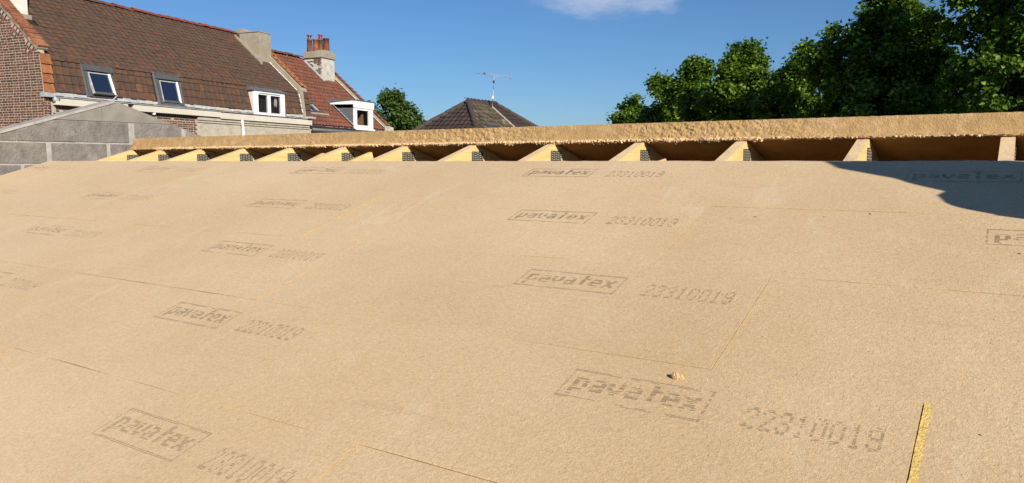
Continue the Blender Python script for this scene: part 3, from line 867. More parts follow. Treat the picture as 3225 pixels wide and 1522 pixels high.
RAKE0, RAKE1 = Vector((0.10, 1.05)), Vector((2.62, 3.42))
rd = (RAKE1 - RAKE0).normalized(); rn = Vector((rd.y, -rd.x))      # rn points into the wall (down/back)
def in_gable(b, z, m=0.0):
    if z < 0.93:
        left = -0.035 + (z + 0.02) * 0.088 if z > -0.02 else 0.0
        return b > left + m
    q = Vector((b, z)) - RAKE0
    return q.dot(rn) > 0.03 + m and b < 2.7
WEDGE = 0.62
def in_wedge(b, z):
    q = Vector((b, z)) - RAKE0
    u, v = q.dot(rd), q.dot(rn)
    if u < -0.1 or v < 0.02: return False
    f = (u % WEDGE) / WEDGE
    lim = 0.34 * (f / 0.25 if f < 0.25 else (1 - f) / 0.75)
    return v < max(0.07, lim)
def brick_proto(L, H, D):
    c = 0.006
    V = [Vector(p) for p in ((0, 0, -D), (L, 0, -D), (L, H, -D), (0, H, -D), (0, 0, 0), (L, 0, 0), (L, H, 0), (0, H, 0), (c, c, 0.004), (L - c, c, 0.004), (L - c, H - c, 0.004), (c, H - c, 0.004))]
    Fc = [(8, 9, 10, 11), (4, 5, 9, 8), (5, 6, 10, 9), (6, 7, 11, 10), (7, 4, 8, 11), (0, 1, 5, 4), (1, 2, 6, 5), (2, 3, 7, 6), (3, 0, 4, 7)]
    return V, Fc
BP = {}
protos = []
for kind, L in (('s', 0.198), ('h', 0.088)):
    for m in M_BRICKS:
        V, Fc = brick_proto(L, 0.049, 0.03); BP[kind, M_BRICKS.index(m)] = len(protos); protos.append((V, Fc, m))
brick_frames = []
GFR = Frame(HO, -hn, UP, -hx)        # on the gable face, z axis outwards
CRS = 0.0655
bw = [5, 5, 4, 3, 3, 1]
def lay(fr, a0, a1, z0, z1, ok, zoff=0.001, flip=0):
    r = 0
    z = z0
    while z < z1:
        head = (r + flip) % 2 == 0
        L = 0.088 if head else 0.198
        a = a0
        for _k in range(200):
            if ok(a + 0.002, z + 0.025): break
            a += 0.01
        if head and flip == 0: a += 0.0
        while a < a1:
            if ok(a + L * 0.5, z + 0.025):
                mi = random.choices(range(6), bw)[0]
                m = fr.mat(a + random.uniform(-.003, .003), z + random.uniform(-.003, .003), zoff + random.uniform(0, .003)) @ Matrix.Rotation(random.uniform(-.015, .015), 4, 'Z')
                brick_frames.append((m, BP['h' if head else 's', mi]))
            a += L + 0.017
        z += CRS; r += 1
lay(GFR, -0.03, 2.7, -1.25, 3.4, lambda b, z: in_gable(b, z) and not (z > 0.9 and in_wedge(b, z)))
# tumbled bricks set square to the rake
WFR_x = (-hn * rn.x + UP * rn.y); WFR_y = (-hn * rd.x + UP * rd.y)
TFR = Frame(HF(0, RAKE0.x, RAKE0.y), WFR_x, WFR_y, -hx)
u = 0.0
row = 0
while u < 3.3:
    v = 0.03 if row % 2 else -0.06
    while v < 0.4:
        c1 = RAKE0 + rd * (u + 0.025) + rn * (v + 0.02); c2 = RAKE0 + rd * (u + 0.025) + rn * (v + 0.178)
        if v > 0 and in_wedge(*c1) and in_wedge(*((c1 + c2) / 2)):
            mi = random.choices(range(6), bw)[0]
            brick_frames.append((TFR.mat(v, u, 0.002), BP['s', mi]))
        v += 0.21
    u += 0.062; row += 1
# front wall, brick part below the white eaves board
FFR = Frame(HO, hx, UP, hn)
lay(FFR, 0.002, 0.22, -1.30, -0.12, lambda a, z: 0 < a < 0.2, 0.013, 1)
lay(FFR, 0.25, 5.05, -1.30, -0.53, lambda a, z: 0 < a < 5.12, 0.001, 1)
# dentil course of standing bricks
dent_p = len(protos)
for mi in range(3):
    V, Fc = brick_proto(0.05, 0.085, 0.05); protos.append((V, Fc, M_BRICKS[mi]))
a = 0.33
while a < 5.1:
    brick_frames.append((FFR.mat(a, -0.43, 0.018), dent_p + random.randrange(3))); a += 0.083
a = 0.33
while a < 5.05:
    brick_frames.append((FFR.mat(a, -0.50, 0.010), BP['s' if random.random() < .5 else 'h', random.randrange(3)])); a += 0.215
field('brick', wall1, protos, brick_frames, 300)

# brick-on-edge coping and orange verge tiles of the gable
cfr = Frame(HF(-0.03, RAKE0.x - 0.055, RAKE0.y + 0.03), hx, WFR_y, (-WFR_x))
cop_v, cop_f = brick_proto(0.30, 0.085, 0.09)
cp = []
u = 0.0
while u < 3.35:
    cp.append((cfr.mat(random.uniform(-.01, .01), u, 0.045 + random.uniform(0, .012)) @ Matrix.Rotation(random.uniform(-.05, .05), 4, 'Z'), random.randrange(3))); u += 0.096
field('coping_brick', gable, [(cop_v, cop_f, m) for m in M_COPE], cp)
box('coping_bed', cfr, 0.0, 0.29, -0.02, 3.42, -0.08, -0.045 + 0.03, M_CEMENT, gable)
mfr, ML = slope_frame(0, -0.10, 0.20, 0.83, 0.036)
vt = pan_tile(0.26, 0.235, 0.012, 0.05, 0.045, 0.0, 'flat')
field('verge_tile', gable, [(vt[0], vt[1], m) for m in M_ORANGE], [(slope_frame(-0.045, -0.05, 0.05, 0.95, 0.004)[0].mat(0.012, 0.02 + r * 0.235, 0.0), r % 2) for r in range(4)])
box('verge_gutter', HF, -0.03, 0.24, -0.14, 0.05, -0.15, -0.04, M_ZINC, gable)
tubes('gutter_end', [(HF(0.2, -0.1, -0.2), HF(0.34, -0.1, -0.2), 0.07, 0.07)], M_ZINC, gable, 12)

# roof slabs + tiles
roof1 = prism('roof', CF, [(-0.03, -0.08), (0.19, 0.82), (2.7, 3.05), (5.21, 0.82), (5.43, -0.08), (5.3, -0.12), (5.1, 0.75), (2.7, 2.9), (0.3, 0.75), (0.1, -0.12)], 0.16, A1, M_DARKROOF, h1)
ufr, UL = slope_frame(0.14, 0.80, 2.7, 3.08, 0.012)
t_up = pan_tile(0.225, 0.185, 0.0065, 0.019, 0.017, 0.016, 's')
def w_up(a, s):
    w = [5, 4, 4, 3, 1.6, 3, 0.35]
    if s < 0.5: w = [4, 4, 3, 4, 3, 3, 0.4]
    return w
tile_slope(roof1, ufr, 0.30, A1, UL, 0.225, 0.185, t_up, M_T1, w_up, skip=lambda a, s: (a < 1.02 and 1.55 < s < 2.6 and a < 0.9), jitter=0.8)
t_m = pan_tile(0.205, 0.228, 0.010, 0.026, 0.024, 0.0, 'roll')
SK = [(1.24, 2.2), (3.58, 4.62), (7.68, 9.45)]
tile_slope(roof1, mfr, 0.26, A1, ML - 0.02, 0.205, 0.228, t_m, M_TM, [5, 4, 4, 3, 1.6, 0.25], skip=lambda a, s: any(p < a < q for p, q in SK), jitter=0.3, start=0.10, name='mansard_tile')
ridge_tiles(roof1, HF(0.2, 2.72, 3.10), HF(A1 - 0.3, 2.72, 3.10), (0, 0, 1), M_RIDGE, mixer=lambda t: 2 if t < 0.40 else random.choice((0, 0, 1)))
# back slope, plain
box('back_slope', slope_frame(5.25, 0.82, 2.7, 3.08, 0.02)[0], 0.2, A1, 0, 3.3, 0, 0.03, M_T1[0], roof1)

# eaves: zinc flashing pieces, white board, gutter lip
lv = []
a = 0.3
zfr, _ = slope_frame(-0.02, -0.11, 0.02, 0.02, 0.03)
while a < 10.4:
    w = random.uniform(0.10, 0.30)
    if not (7.74 < a + w / 2 < 9.42):
        lv.append((zfr.mat(a, random.uniform(-.012, .01), random.uniform(0, .01)) @ Matrix.Diagonal((w / 0.2 * 0.97, random.uniform(.8, 1.1), 1, 1)), random.randrange(2)))
    a += w
pv, pf = brick_proto(0.2, 0.10, 0.006)
field('flashing', roof1, [(pv, pf, M_ZINC), (pv, pf, M_CEMENT_L)], lv)
box('eaves_board', HF, 0.24, 2.42, -0.16, 0.0, -0.335, -0.155, M_FASCIA, h1, 0.008)
box('eaves_board', HF, 2.62, 6.02, -0.16, 0.0, -0.340, -0.160, M_FASCIA, h1, 0.008)
box('eaves_board', HF, 6.022, 10.88, -0.16, 0.0, -0.375, -0.185, M_FASCIA, h1, 0.008)
box('gutter_lip', HF, 0.24, 10.90, -0.19, 0.0, -0.152, -0.135, M_ZINC, h1)
# cement rendered right-hand stretch of the front with two moulded steps
rend = box('render', HF, 5.12, 10.84, -0.03, 0.01, GB, -0.376, M_CEMENT_L, h1)
box('moulding', HF, 5.10, 10.80, -0.10, -0.031, -0.46, -0.378, M_CEMENT_L, rend)
box('moulding', HF, 5.10, 10.80, -0.065, -0.031, -0.53, -0.475, M_CEMENT_L, rend)
tubes('downpipe', [(HF(7.03, -0.14, -0.38), HF(7.03, -0.16, -0.62), 0.045, 0.045), (HF(7.03, -0.16, -0.60), HF(7.03, -0.12, GB), 0.045, 0.045)], M_WHITE, h1, 12)
tubes('pipe_end', [(HF(3.35, -0.16, -0.38), HF(3.35, -0.05, -0.38), 0.035, 0.035)], M_WHITE, h1, 10)

def roof_window(parent, fr, a0, a1, s0, s1, tilt=0.0, name='roof_window', off=0.03, sash=None):
    """frame, top casing, sash and glass lying on a slope frame"""
    f = 0.085
    w = boxes(name, fr, [(a0, a0 + f, s0, s1, -0.02, off + 0.045), (a1 - f, a1, s0, s1, -0.02, off + 0.045), (a0 + f, a1 - f, s0, s0 + 0.07, -0.02, off + 0.03), (a0 - 0.02, a1 + 0.02, s1 - 0.16, s1 + 0.0, 0.0, off + 0.075)], M_DARKFRAME, parent)
    # sash, hinged near the top
    sy = s1 - 0.2
    d = fr.y * math.cos(tilt) - fr.z * math.sin(tilt); n = fr.z * math.cos(tilt) + fr.y * math.sin(tilt)
    sf = Frame(fr(0, sy, off + 0.02), fr.x, d, n)
    L = sy - s0 - 0.06
    b0, b1 = a0 + f + 0.004, a1 - f - 0.004
    boxes('sash', sf, [(b0, b0 + 0.028, -L, 0, -0.03, 0.035), (b0 + 0.028, b1 - 0.05, -0.03, 0, -0.03, 0.03)], sash or M_ZINC, w)
    box('sash_side', sf, b1 - 0.05, b1, -L, 0, -0.03, 0.05, sash or M_WHITE, w)
    boxes('sash_foot', sf, [(b0 + 0.028, b1 - 0.05, -L, -L + 0.05, -0.03, 0.04), (b0, b1, -L - 0.012, -L, -0.03, 0.04)], M_DARKFRAME, w)
    box('glass', sf, b0 + 0.028, b1 - 0.05, -L + 0.05, -0.03, -0.01, 0.006, M_GLASS, w)
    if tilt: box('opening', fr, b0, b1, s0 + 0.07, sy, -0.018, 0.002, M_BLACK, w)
    return w
rw1 = roof_window(h1, mfr, 1.26, 2.12, 0.04, 0.90, 0.13)
rw2 = roof_window(h1, mfr, 3.66, 4.53, 0.02, 0.92, 0.0)
prism('window_apron', mfr, [(3.42, -0.06), (4.78, -0.06), (4.56, 0.06), (3.62, 0.06)], 0.03, 0.05, M_LEAD, h1)
for wf in [(3.585, 3.655, 0.03, 0.96, 0.015, 0.045), (4.535, 4.60, 0.03, 0.96, 0.015, 0.045), (1.215, 1.258, 0.03, 0.92, 0.01, 0.035), (2.122, 2.165, 0.03, 0.92, 0.01, 0.035)]:
    box('window_flashing', mfr, *wf, M_LEAD, h1)

# white casement dormer
def white_window(parent, fr, a0, a1, z0, z1, panes, depth, name='dormer', curtain=None, extra=None):
    """wall-plane window: a along, z up, y axis of fr = back; frame front at y=0"""
    bars = []
    fw = 0.19
    lo, hi = panes[0][2], panes[0][3]
    bars += [(a0, a1, -0.02, 0.05, hi, z1), (a0, a1, -0.02, 0.05, z0, lo), (a0, panes[0][0], -0.02, 0.05, lo, hi), (panes[-1][1], a1, -0.02, 0.05, lo, hi)]
    for i in range(len(panes) - 1): bars.append((panes[i][1], panes[i + 1][0], -0.02, 0.05, lo, hi))
    w = boxes(name, fr, bars, M_WHITE, parent)
    sash = []
    for (p0, p1, l, h) in panes:
        k = 0.012
        sash += [(p0, p0 + k, -0.024, 0.045, l, h), (p1 - k, p1, -0.03, 0.045, l, h), (p0 + k, p1 - k, -0.03, 0.045, l, l + k), (p0 + k, p1 - k, -0.03, 0.045, h - k, h)]
        box('pane', fr, p0 + k, p1 - k, -0.012, -0.007, l + k, h - k, M_PANE, w)
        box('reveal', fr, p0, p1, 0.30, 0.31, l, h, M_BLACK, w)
    boxes('sash', fr, sash, M_WHITE, w)
    if curtain:
        c0, c1 = curtain
        V, Fc = [], []
        n = 24
        for i in range(n + 1):
            t = i / n
            for z, k in ((lo + 0.02, 1.0), ((lo + hi) / 2, 0.75), (hi - 0.02, 0.55)):
                V.append(fr(c1 - (c1 - c0) * k * t, 0.10 + 0.018 * math.sin(t * 22), z))
        for i in range(n):
            for j in range(2): Fc.append((3 * i + j, 3 * i + 3 + j, 3 * i + 4 + j, 3 * i + 1 + j))
        mk('curtain', V, Fc, M_CURTAIN, w, smooth=True)
    return w
d1f = Frame(HF(0, -0.05, 0), hx, -hn, UP)
dm1 = white_window(h1, d1f, 7.76, 9.38, -0.19, 0.68, [(7.94, 8.45, -0.06, 0.57), (8.59, 9.15, -0.06, 0.57)], 0.4, 'dormer', (8.86, 9.10))
box('drip_lip', d1f, 7.98, 9.1, -0.045, -0.03, 0.60, 0.625, M_ZINC, dm1)
prism('cheek', Frame(HO, -hn, UP, hx), [(-0.048, -0.15), (-0.048, 0.67), (0.17, 0.67), (0.0, -0.15)], 7.70, 7.758, M_FASCIA, dm1)
prism('cheek', Frame(HO, -hn, UP, hx), [(-0.048, -0.15), (-0.048, 0.67), (0.17, 0.67), (0.0, -0.15)], 9.382, 9.43, M_FASCIA, dm1)
prism('dormer_cap', Frame(HO, -hn, UP, hx), [(-0.11, 0.685), (-0.11, 0.715), (0.2, 0.86), (0.2, 0.685)], 7.62, 9.47, M_LEAD, dm1)

# right-hand parapet with cement skin, flashing steps and orange coping
psec = [(-0.10, -0.14), (0.03, 0.92), (0.10, 1.06), (2.62, 3.33), (2.85, 3.33), (5.3, 1.05), (5.4, -0.1), (5.4, GB), (0.0, GB), (0.0, -0.14)]
par1 = prism('parapet', CF, psec, A1 + 0.001, 10.86, M_CEMENT, h1)
pfr = Frame(HF(A1 + 0.12, 0.10, 1.07), hx, (-hn * 2.52 + UP * 2.27).normalized(), (hn * 2.27 + UP * 2.52).normalized())
ot = pan_tile(0.34, 0.26, 0.03, 0.05, 0.045, 0.0, 's')
field('coping_tile', par1, [(ot[0], ot[1], m) for m in M_ORANGE + [M_T2[0]]], [(pfr.mat(0.0 if r < 7 else 0.06, r * 0.26 - 0.05, 0.01) @ Matrix.Rotation(random.uniform(-.03, .03), 4, 'Z') @ Matrix.Rotation(0.12, 4, 'Y'), (0 if r < 8 else 2) if random.random() < .8 else 1) for r in range(12)])
sfr = Frame(HF(A1 - 0.004, 0.17, 0.86), -hx, (-hn * 2.53 + UP * 2.25).normalized(), (hn * 2.25 + UP * 2.53).normalized())
fl_v, fl_f = brick_proto(0.05, 0.16, 0.01)
field('step_flashing', par1, [(fl_v, fl_f, M_CHIM_W)], [(sfr.mat(-0.0, 0.02 + r * 0.185, 0.055) @ Matrix.Rotation(random.uniform(-.1, .1), 4, 'Z'), 0) for r in range(9)] + [(sfr.mat(0.0, 2.95 + r * 0.185, 0.055), 0) for r in range(2)])
mst = Frame(HF(A1 - 0.004, -0.05, 0.0), -hx, (-hn * 0.2 + UP * 0.93).normalized(), (hn * 0.93 + UP * 0.2).normalized())
field('mansard_flashing', par1, [(fl_v, fl_f, M_CHIM_W)], [(mst.mat(0, 0.06 + r * 0.19, 0.05), 0) for r in range(4)])
dv = pan_tile(0.30, 0.235, 0.012, 0.04, 0.04, 0.0, 'flat')
pm2 = Frame(HF(10.62, -0.08, -0.12), hx, (-hn * 0.13 + UP * 1.06).normalized(), (hn * 1.06 + UP * 0.13).normalized())
field('verge_tile', par1, [(dv[0], dv[1], m) for m in M_TM[:3]], [(pm2.mat(0, 0.06 + r * 0.235, 0.01), r % 3) for r in range(4)])
box('parapet_gutter', HF, 10.55, 10.98, -0.26, -0.05, -0.13, -0.06, M_ZINC, par1)
ch1 = prism('chimney', Frame(HO, hx, UP, -hn), [(9.93, 1.85), (10.66, 1.85), (10.64, 3.02), (10.60, 3.07), (9.97, 3.07), (9.95, 3.02)], 1.46, 2.34, M_CEMENT, h1)
boxes('chimney_lip', HF, [(9.93, 10.66, 1.44, 2.36, 3.071, 3.10)], M_CEMENT, ch1)
prism('chimney_skirt', Frame(HO, -hn, UP, hx), [(1.30, 1.98), (1.30, 1.80), (2.5, 2.85), (2.5, 3.02)], 9.86, 9.93, M_CEMENT, ch1)
wch = prism('chimney', Frame(HO, hx, UP, -hn), [(0.36, 1.9), (0.95, 1.9), (0.95, 4.3), (0.36, 4.3)], 1.60, 2.45, M_CHIM_W, h1)
wch['label'] = 'white rendered chimney beside the brick gable'
box('chimney_foot', HF, 0.33, 0.99, 1.50, 1.598, 1.93, 2.10, M_CEMENT, wch)

# ================= house 2: red tiled house
h2 = thing('white_house', HF(13.6, 3.6, GB), 'smaller white house with red tiled roof, boxy white dormer and potted chimney', 'house')
B0, B1 = 10.87, 16.48
sec2 = [(0, GB), (0, -0.40), (3.6, 2.80), (7.2, -0.40), (7.2, GB)]
prism('wall', CF, sec2, B0, B1, M_PAINTW, h2)
r2f, R2L = slope_frame(0.0, -0.33, 3.6, 2.85, 0.0)
roof2 = prism('roof', CF, [(-0.08, -0.46), (-0.08, -0.41), (3.6, 2.83), (7.28, -0.41), (7.28, -0.46), (3.6, 2.76)], B0, B1, M_DARKROOF, h2)
t_2 = pan_tile(0.215, 0.255, 0.022, 0.036, 0.03, 0.006, 's')
DA0, DA1 = 14.0, 15.46
def skip2(a, s):
    if DA0 - 0.02 < a < DA1 + 0.05 and s < 1.45: return True
    if 11.75 < a < 12.45 and 0.72 < s < 1.42: return True
    if a > 15.33 and 3.4 < s: return True
    return False
tile_slope(roof2, r2f, B0 + 0.02, B1, R2L, 0.215, 0.255, t_2, M_T2, [4, 3, 3, 2], skip=skip2, jitter=0.6)
ridge_tiles(roof2, HF(B0 + 0.1, 3.6, 2.90), HF(15.4, 3.6, 2.90), (0, 0, 1), [M_T2[1], M_T2[3]])
box('back_slope', slope_frame(7.2, -0.33, 3.6, 2.85, 0.02)[0], B0, B1, 0, 4.8, 0, 0.03, M_T2[1], roof2)
roof_window(h2, r2f, 11.78, 12.42, 0.74, 1.40, 0.0, sash=M_ZINC)
box('sill_fillet', r2f, 11.6, 12.9, 0.62, 0.73, 0.02, 0.06, M_CEMENT, h2)
# zinc eaves strip and gutter
zf2 = []
a = B0 + 0.05
while a < 16.4:
    w = random.uniform(0.12, 0.2)
    if not (DA0 < a < DA1 - 0.1): zf2.append((Frame(HF(0, -0.07, -0.47), hx, (UP * 0.9 - hn * 0.3).normalized(), (hn * 0.9 + UP * 0.3).normalized()).mat(a, 0, 0) @ Matrix.Diagonal((w / 0.2 * 0.92, 1.1, 1, 1)), random.randrange(2)))
    a += w
field('flashing', roof2, [(pv, pf, M_ZINC), (pv, pf, M_LEAD)], zf2)
tubes('gutter', [(HF(B0 + 0.03, -0.16, -0.53), HF(16.45, -0.16, -0.53), 0.06, 0.06)], M_LEAD, h2, 10)
# dormer
D2F = Frame(HF(0, -0.02, 0), hx, -hn, UP)
dz0, dz1 = -0.36, 0.78
dw = white_window(h2, D2F, DA0, DA1, dz0, 0.50, [(14.17, 15.10, -0.22, 0.43)], 0.5, 'dormer')
box('dormer_fascia', HF, DA0 - 0.03, DA1 + 0.05, -0.07, -0.005, 0.502, 0.80, M_WHITE, dw)
box('dormer_sill', HF, DA0 + 0.02, DA1 + 0.06, -0.10, 0.02, -0.42, -0.362, M_WHITE, dw)
def slope_z(b): return -0.33 + b * 3.18 / 3.6
for aa, mm in ((DA0, M_LEAD), (DA1 - 0.04, M_LEAD)):
    prism('cheek', CF, [(0.032, slope_z(0.032) - 0.05), (0.032, 0.50), (1.02, 0.50), (1.02, slope_z(1.02) - 0.05)], aa + 0.001, aa + 0.04, mm, dw)
prism('dormer_roof', CF, [(-0.10, 0.80), (-0.10, 0.835), (1.34, 0.895), (1.34, 0.72)], DA0 - 0.06, DA1 + 0.06, M_LEAD, dw)
prism('roof_edge', CF, [(0.0, 0.64), (0.0, 0.795), (1.20, 0.72), (1.20, 0.66)], DA0 - 0.055, DA0 - 0.005, M_WHITE, dw)
prism('leaning_board', Frame(HF(0, 0.16, 0), hx, UP, -hn), [(14.30, -0.20), (15.0, -0.20), (15.0, 0.30), (14.85, 0.26)], 0, 0.02, M_PLY, dw)
cf_v, cf_f = brick_proto(0.05, 0.15, 0.01)
chk = Frame(HF(DA0 - 0.01, 0.02, -0.28), -hx, (-hn * 3.6 + UP * 3.18).normalized(), (hn * 3.18 + UP * 3.6).normalized())
field('cheek_flashing', dw, [(cf_v, cf_f, M_ZINC)], [(chk.mat(0, r * 0.18, 0.06), 0) for r in range(8)])
# right-hand parapet
ps2 = [(-0.02, -0.42), (-0.02, -0.16), (3.58, 3.02), (3.75, 3.02), (7.3, -0.2), (7.3, GB), (0, GB), (0, -0.42)]
par2 = prism('parapet', CF, ps2, B1 + 0.001, 16.92, M_CEMENT, h2)
p2f = Frame(HF(16.62, -0.02, -0.15), hx, (-hn * 3.6 + UP * 3.18).normalized(), (hn * 3.18 + UP * 3.6).normalized())
field('coping_tile', par2, [(ot[0], ot[1], m) for m in M_T2], [(p2f.mat(0, r * 0.26, 0.01) @ Matrix.Rotation(0.1, 4, 'Y'), random.randrange(4)) for r in range(17)])
s2f = Frame(HF(B1 - 0.004, 0.0, -0.28), -hx, (-hn * 3.6 + UP * 3.18).normalized(), (hn * 3.18 + UP * 3.6).normalized())
field('step_flashing', par2, [(fl_v, fl_f, M_CHIM_W)], [(s2f.mat(0, 0.05 + r * 0.19, 0.06) @ Matrix.Rotation(random.uniform(-.1, .1), 4, 'Z'), 0) for r in range(18)])
prism('kneeler', CF, [(-0.22, -0.42), (-0.22, -0.22), (-0.02, -0.16), (-0.02, -0.75), (-0.12, -0.75)], B1 + 0.02, 16.90, M_PAINTW, par2)
# chimney with pots
CA0, CA1, CB0, CB1 = 15.40, 16.44, 2.50, 3.45
ch2 = prism('chimney', Frame(HO, hx, UP, -hn), [(CA0 + 0.04, 1.7), (CA1 - 0.02, 1.7), (CA1 - 0.04, 2.86), (CA0 + 0.05, 2.86)], CB0 + 0.03, CB1, M_PAINTW, h2)
CFR = Frame(HF(CA0 + 0.045, 0, 0), -hn, UP, -hx)
fb = []
z = 1.95; r = 0
while z < 2.82:
    b = CB0 + 0.05 + (0.05 if r % 2 else 0)
    while b < CB1 - 0.2:
        if slope_z(b) - 0.02 < z: fb.append((CFR.mat(b, z, 0.004), random.choices((0, 1, 2, 3), (2, 3, 3, 2))[0]))
        b += 0.215
    z += 0.066; r += 1
bv_, bf_ = brick_proto(0.2, 0.052, 0.03)
field('brick', ch2, [(bv_, bf_, m) for m in (M_CEMENT, M_PAINTW, M_BRICKS[0], M_BRICKS[3])], fb)
box('chimney_band', HF, CA0 - 0.02, CA1 + 0.03, CB0 - 0.03, CB1 + 0.03, 2.861, 3.12, M_CEMENT, ch2, 0.02)
prism('flaunching', Frame(HO, hx, UP, -hn), [(CA0, 3.121), (CA1, 3.121), (CA1 - 0.25, 3.22), (CA0 + 0.2, 3.22)], CB0, CB1, M_CEMENT, ch2)
box('lead_apron', Frame(HF(CA0 - 0.02, CB0 - 0.15, slope_z(CB0 - 0.15)), -hx, r2f.y, r2f.z), 0.0, 0.11, 0, 1.45, 0.05, 0.10, M_ZINC, ch2)
def pot(a, b, h, r0, r1, mat, hood=None):
    n = 14
    prof = [(r0 * 1.08, 0), (r0 * 1.08, 0.05), (r0, 0.06), (r1, h - 0.06), (r1 * 1.15, h - 0.055), (r1 * 1.15, h), (r1 * 0.85, h), (r1 * 0.8, h - 0.15)]
    V, Fc = [], []
    base = HF(a, b, 3.20)
    for (rr, z) in prof:
        for i in range(n): V.append(base + Vector((rr * math.cos(2 * math.pi * i / n), rr * math.sin(2 * math.pi * i / n), z)))
    for j in range(len(prof) - 1):
        for i in range(n): Fc.append((j * n + i, j * n + (i + 1) % n, (j + 1) * n + (i + 1) % n, (j + 1) * n + i))
    Fc.append(tuple((len(prof) - 1) * n + i for i in range(n)))
    o = mk('chimney_pot', V, Fc, mat, ch2, smooth=True)
    o.data.polygons.foreach_set('use_smooth', [True] * len(o.data.polygons))
    if hood:
        segs = []
        top = base + Vector((0, 0, h))
        for i in range(5):
            q = Vector((r1 * 0.85 * math.cos(i * 1.2566), r1 * 0.85 * math.sin(i * 1.2566), 0)); q2 = Vector((r1 * 0.85 * math.cos(i * 1.2566 + .6), r1 * 0.85 * math.sin(i * 1.2566 + .6), 0.15))
            segs.append((top + q, top + q2, 0.022, 0.022))
        segs += [(top + Vector((0, 0, 0.15)), top + Vector((0, 0, 0.21)), r1 * 0.95, r1 * 1.3)]
        tubes('pot_hood', segs, M_POT[4], o, 8)
pot(15.62, 3.28, 0.50, 0.13, 0.105, M_POT[0], True)
pot(15.66, 2.98, 0.52, 0.125, 0.12, M_POT[1])
pot(16.02, 2.98, 0.56, 0.115, 0.10, M_POT[2], True)
pot(16.08, 2.72, 0.60, 0.15, 0.125, M_POT[3])

# ================= hip roofed house behind
hip = thing('hip_roof_house', (-22.5, 33.5, GZ), 'dark tiled hip roof house with aerial, peeping over the ridge board', 'house')
HA = Vector((-23.035, 30.95, 3.008)); RL = 2.5; RP = rad(37.8)
ey_, ex_ = Vector((0, 1, 0)), Vector((1, 0, 0))
run = 4.2; drop = run * math.tan(RP)
ez_ = HA.z - drop
HBp = HA + ey_ * RL
cLF = Vector((HA.x + run, HA.y - run, ez_)); cLB = Vector((HA.x - run, HA.y - run, ez_)); cRF = Vector((HA.x + run, HBp.y + run, ez_)); cRB = Vector((HA.x - run, HBp.y + run, ez_))
dn = Vector((0, 0, -0.03))
mk('roof', [HA + dn, HBp + dn, cLF + dn, cLB + dn, cRF + dn, cRB + dn], [(0, 3, 2), (0, 2, 4, 1), (1, 4, 5), (0, 1, 5, 3)], M_DARKROOF, hip)
hroof = hip.children[0]
prism('wall', WF, [(cLB.x + .35, cLB.y + .35), (cLF.x - .35, cLF.y + .35), (cRF.x - .35, cRF.y - .35), (cRB.x + .35, cRB.y - .35)], GZ, ez_ + 0.02, M_PAINTW, hip)
t_3 = pan_tile(0.30, 0.33, 0.028, 0.045, 0.035, 0.01, 's')
sl = run / math.cos(RP)
# end face (towards us): a along +x, slope up +y
ef = Frame(cLB, ex_, (ey_ * math.cos(RP) + UP * math.sin(RP)), (-ey_ * math.sin(RP) + UP * math.cos(RP)))
tile_slope(hroof, ef, 0, 2 * run, sl, 0.30, 0.33, t_3, M_T3, [3, 3, 2], inside=lambda a, s: (s / sl) * run < a < 2 * run - (s / sl) * run, jitter=0.4)
# main face (towards right): a along +y, slope up -x
mf = Frame(cLF, ey_, (-ex_ * math.cos(RP) + UP * math.sin(RP)), (ex_ * math.sin(RP) + UP * math.cos(RP)))
PARTY = run + 1.55
def mw(a, s): return None
SKY = (3.40, 4.35, 2.25, 3.25)
protA = [(t_3[0], t_3[1], m) for m in M_T3L + M_T3]
frs = []
s = 0
while s < sl:
    a = 0.0
    while a < 2 * run + RL:
        ac, scn = a + 0.15, s + 0.16
        if (scn / sl) * run < ac < 2 * run + RL - (scn / sl) * run and not (SKY[0] - .15 < ac < SKY[1] + .15 and SKY[2] - .1 < scn < SKY[3] + .1):
            li = ac < PARTY and scn > 2.0 and random.random() < 0.85
            frs.append((mf.mat(a, s + random.uniform(-.01, .01), random.uniform(0, .006)), random.randrange(3) if li else 3 + random.randrange(3)))
        a += 0.30
    s += 0.33
field('tile', hroof, protA, frs, 300)
roof_window(hip, mf, SKY[0], SKY[1], SKY[2], SKY[3], 0.0, off=0.08, sash=M_DARKFRAME)
boxes('party_strip', mf, [(PARTY + random.uniform(-.01, .01), PARTY + 0.09, 0.2 + 0.4 * i, 0.585 + 0.4 * i, 0.02, 0.10) for i in range(12)], M_CEMENT_L, hip)
box('back_face', Frame(cRB, -ey_, (ex_ * math.cos(RP) + UP * math.sin(RP)), (-ex_ * math.sin(RP) + UP * math.cos(RP))), 3.0, 2 * run + RL - 3, 0, sl - 1.6, 0, 0.03, M_T3[0], hroof)
for p, q in ((cLB, HA), (cLF, HA), (cRF, HBp), (cRB, HBp)):
    ridge_tiles(hroof, p + UP * 0.03, q + UP * 0.03, (0, 0, 1), [M_RIDGE3], 0.42, 0.13, 'hip_tile')
tubes('ridge_bed', [(p - UP * 0.01, q - UP * 0.01, 0.12, 0.12) for p, q in ((cLB, HA), (cLF, HA), (cRF, HBp), (cRB, HBp), (HA, HBp))], M_RIDGE3, hroof, 8)
ridge_tiles(hroof, HA + UP * 0.05, HBp + UP * 0.05, (0, 0, 1), [M_RIDGE3], 0.36, 0.13)
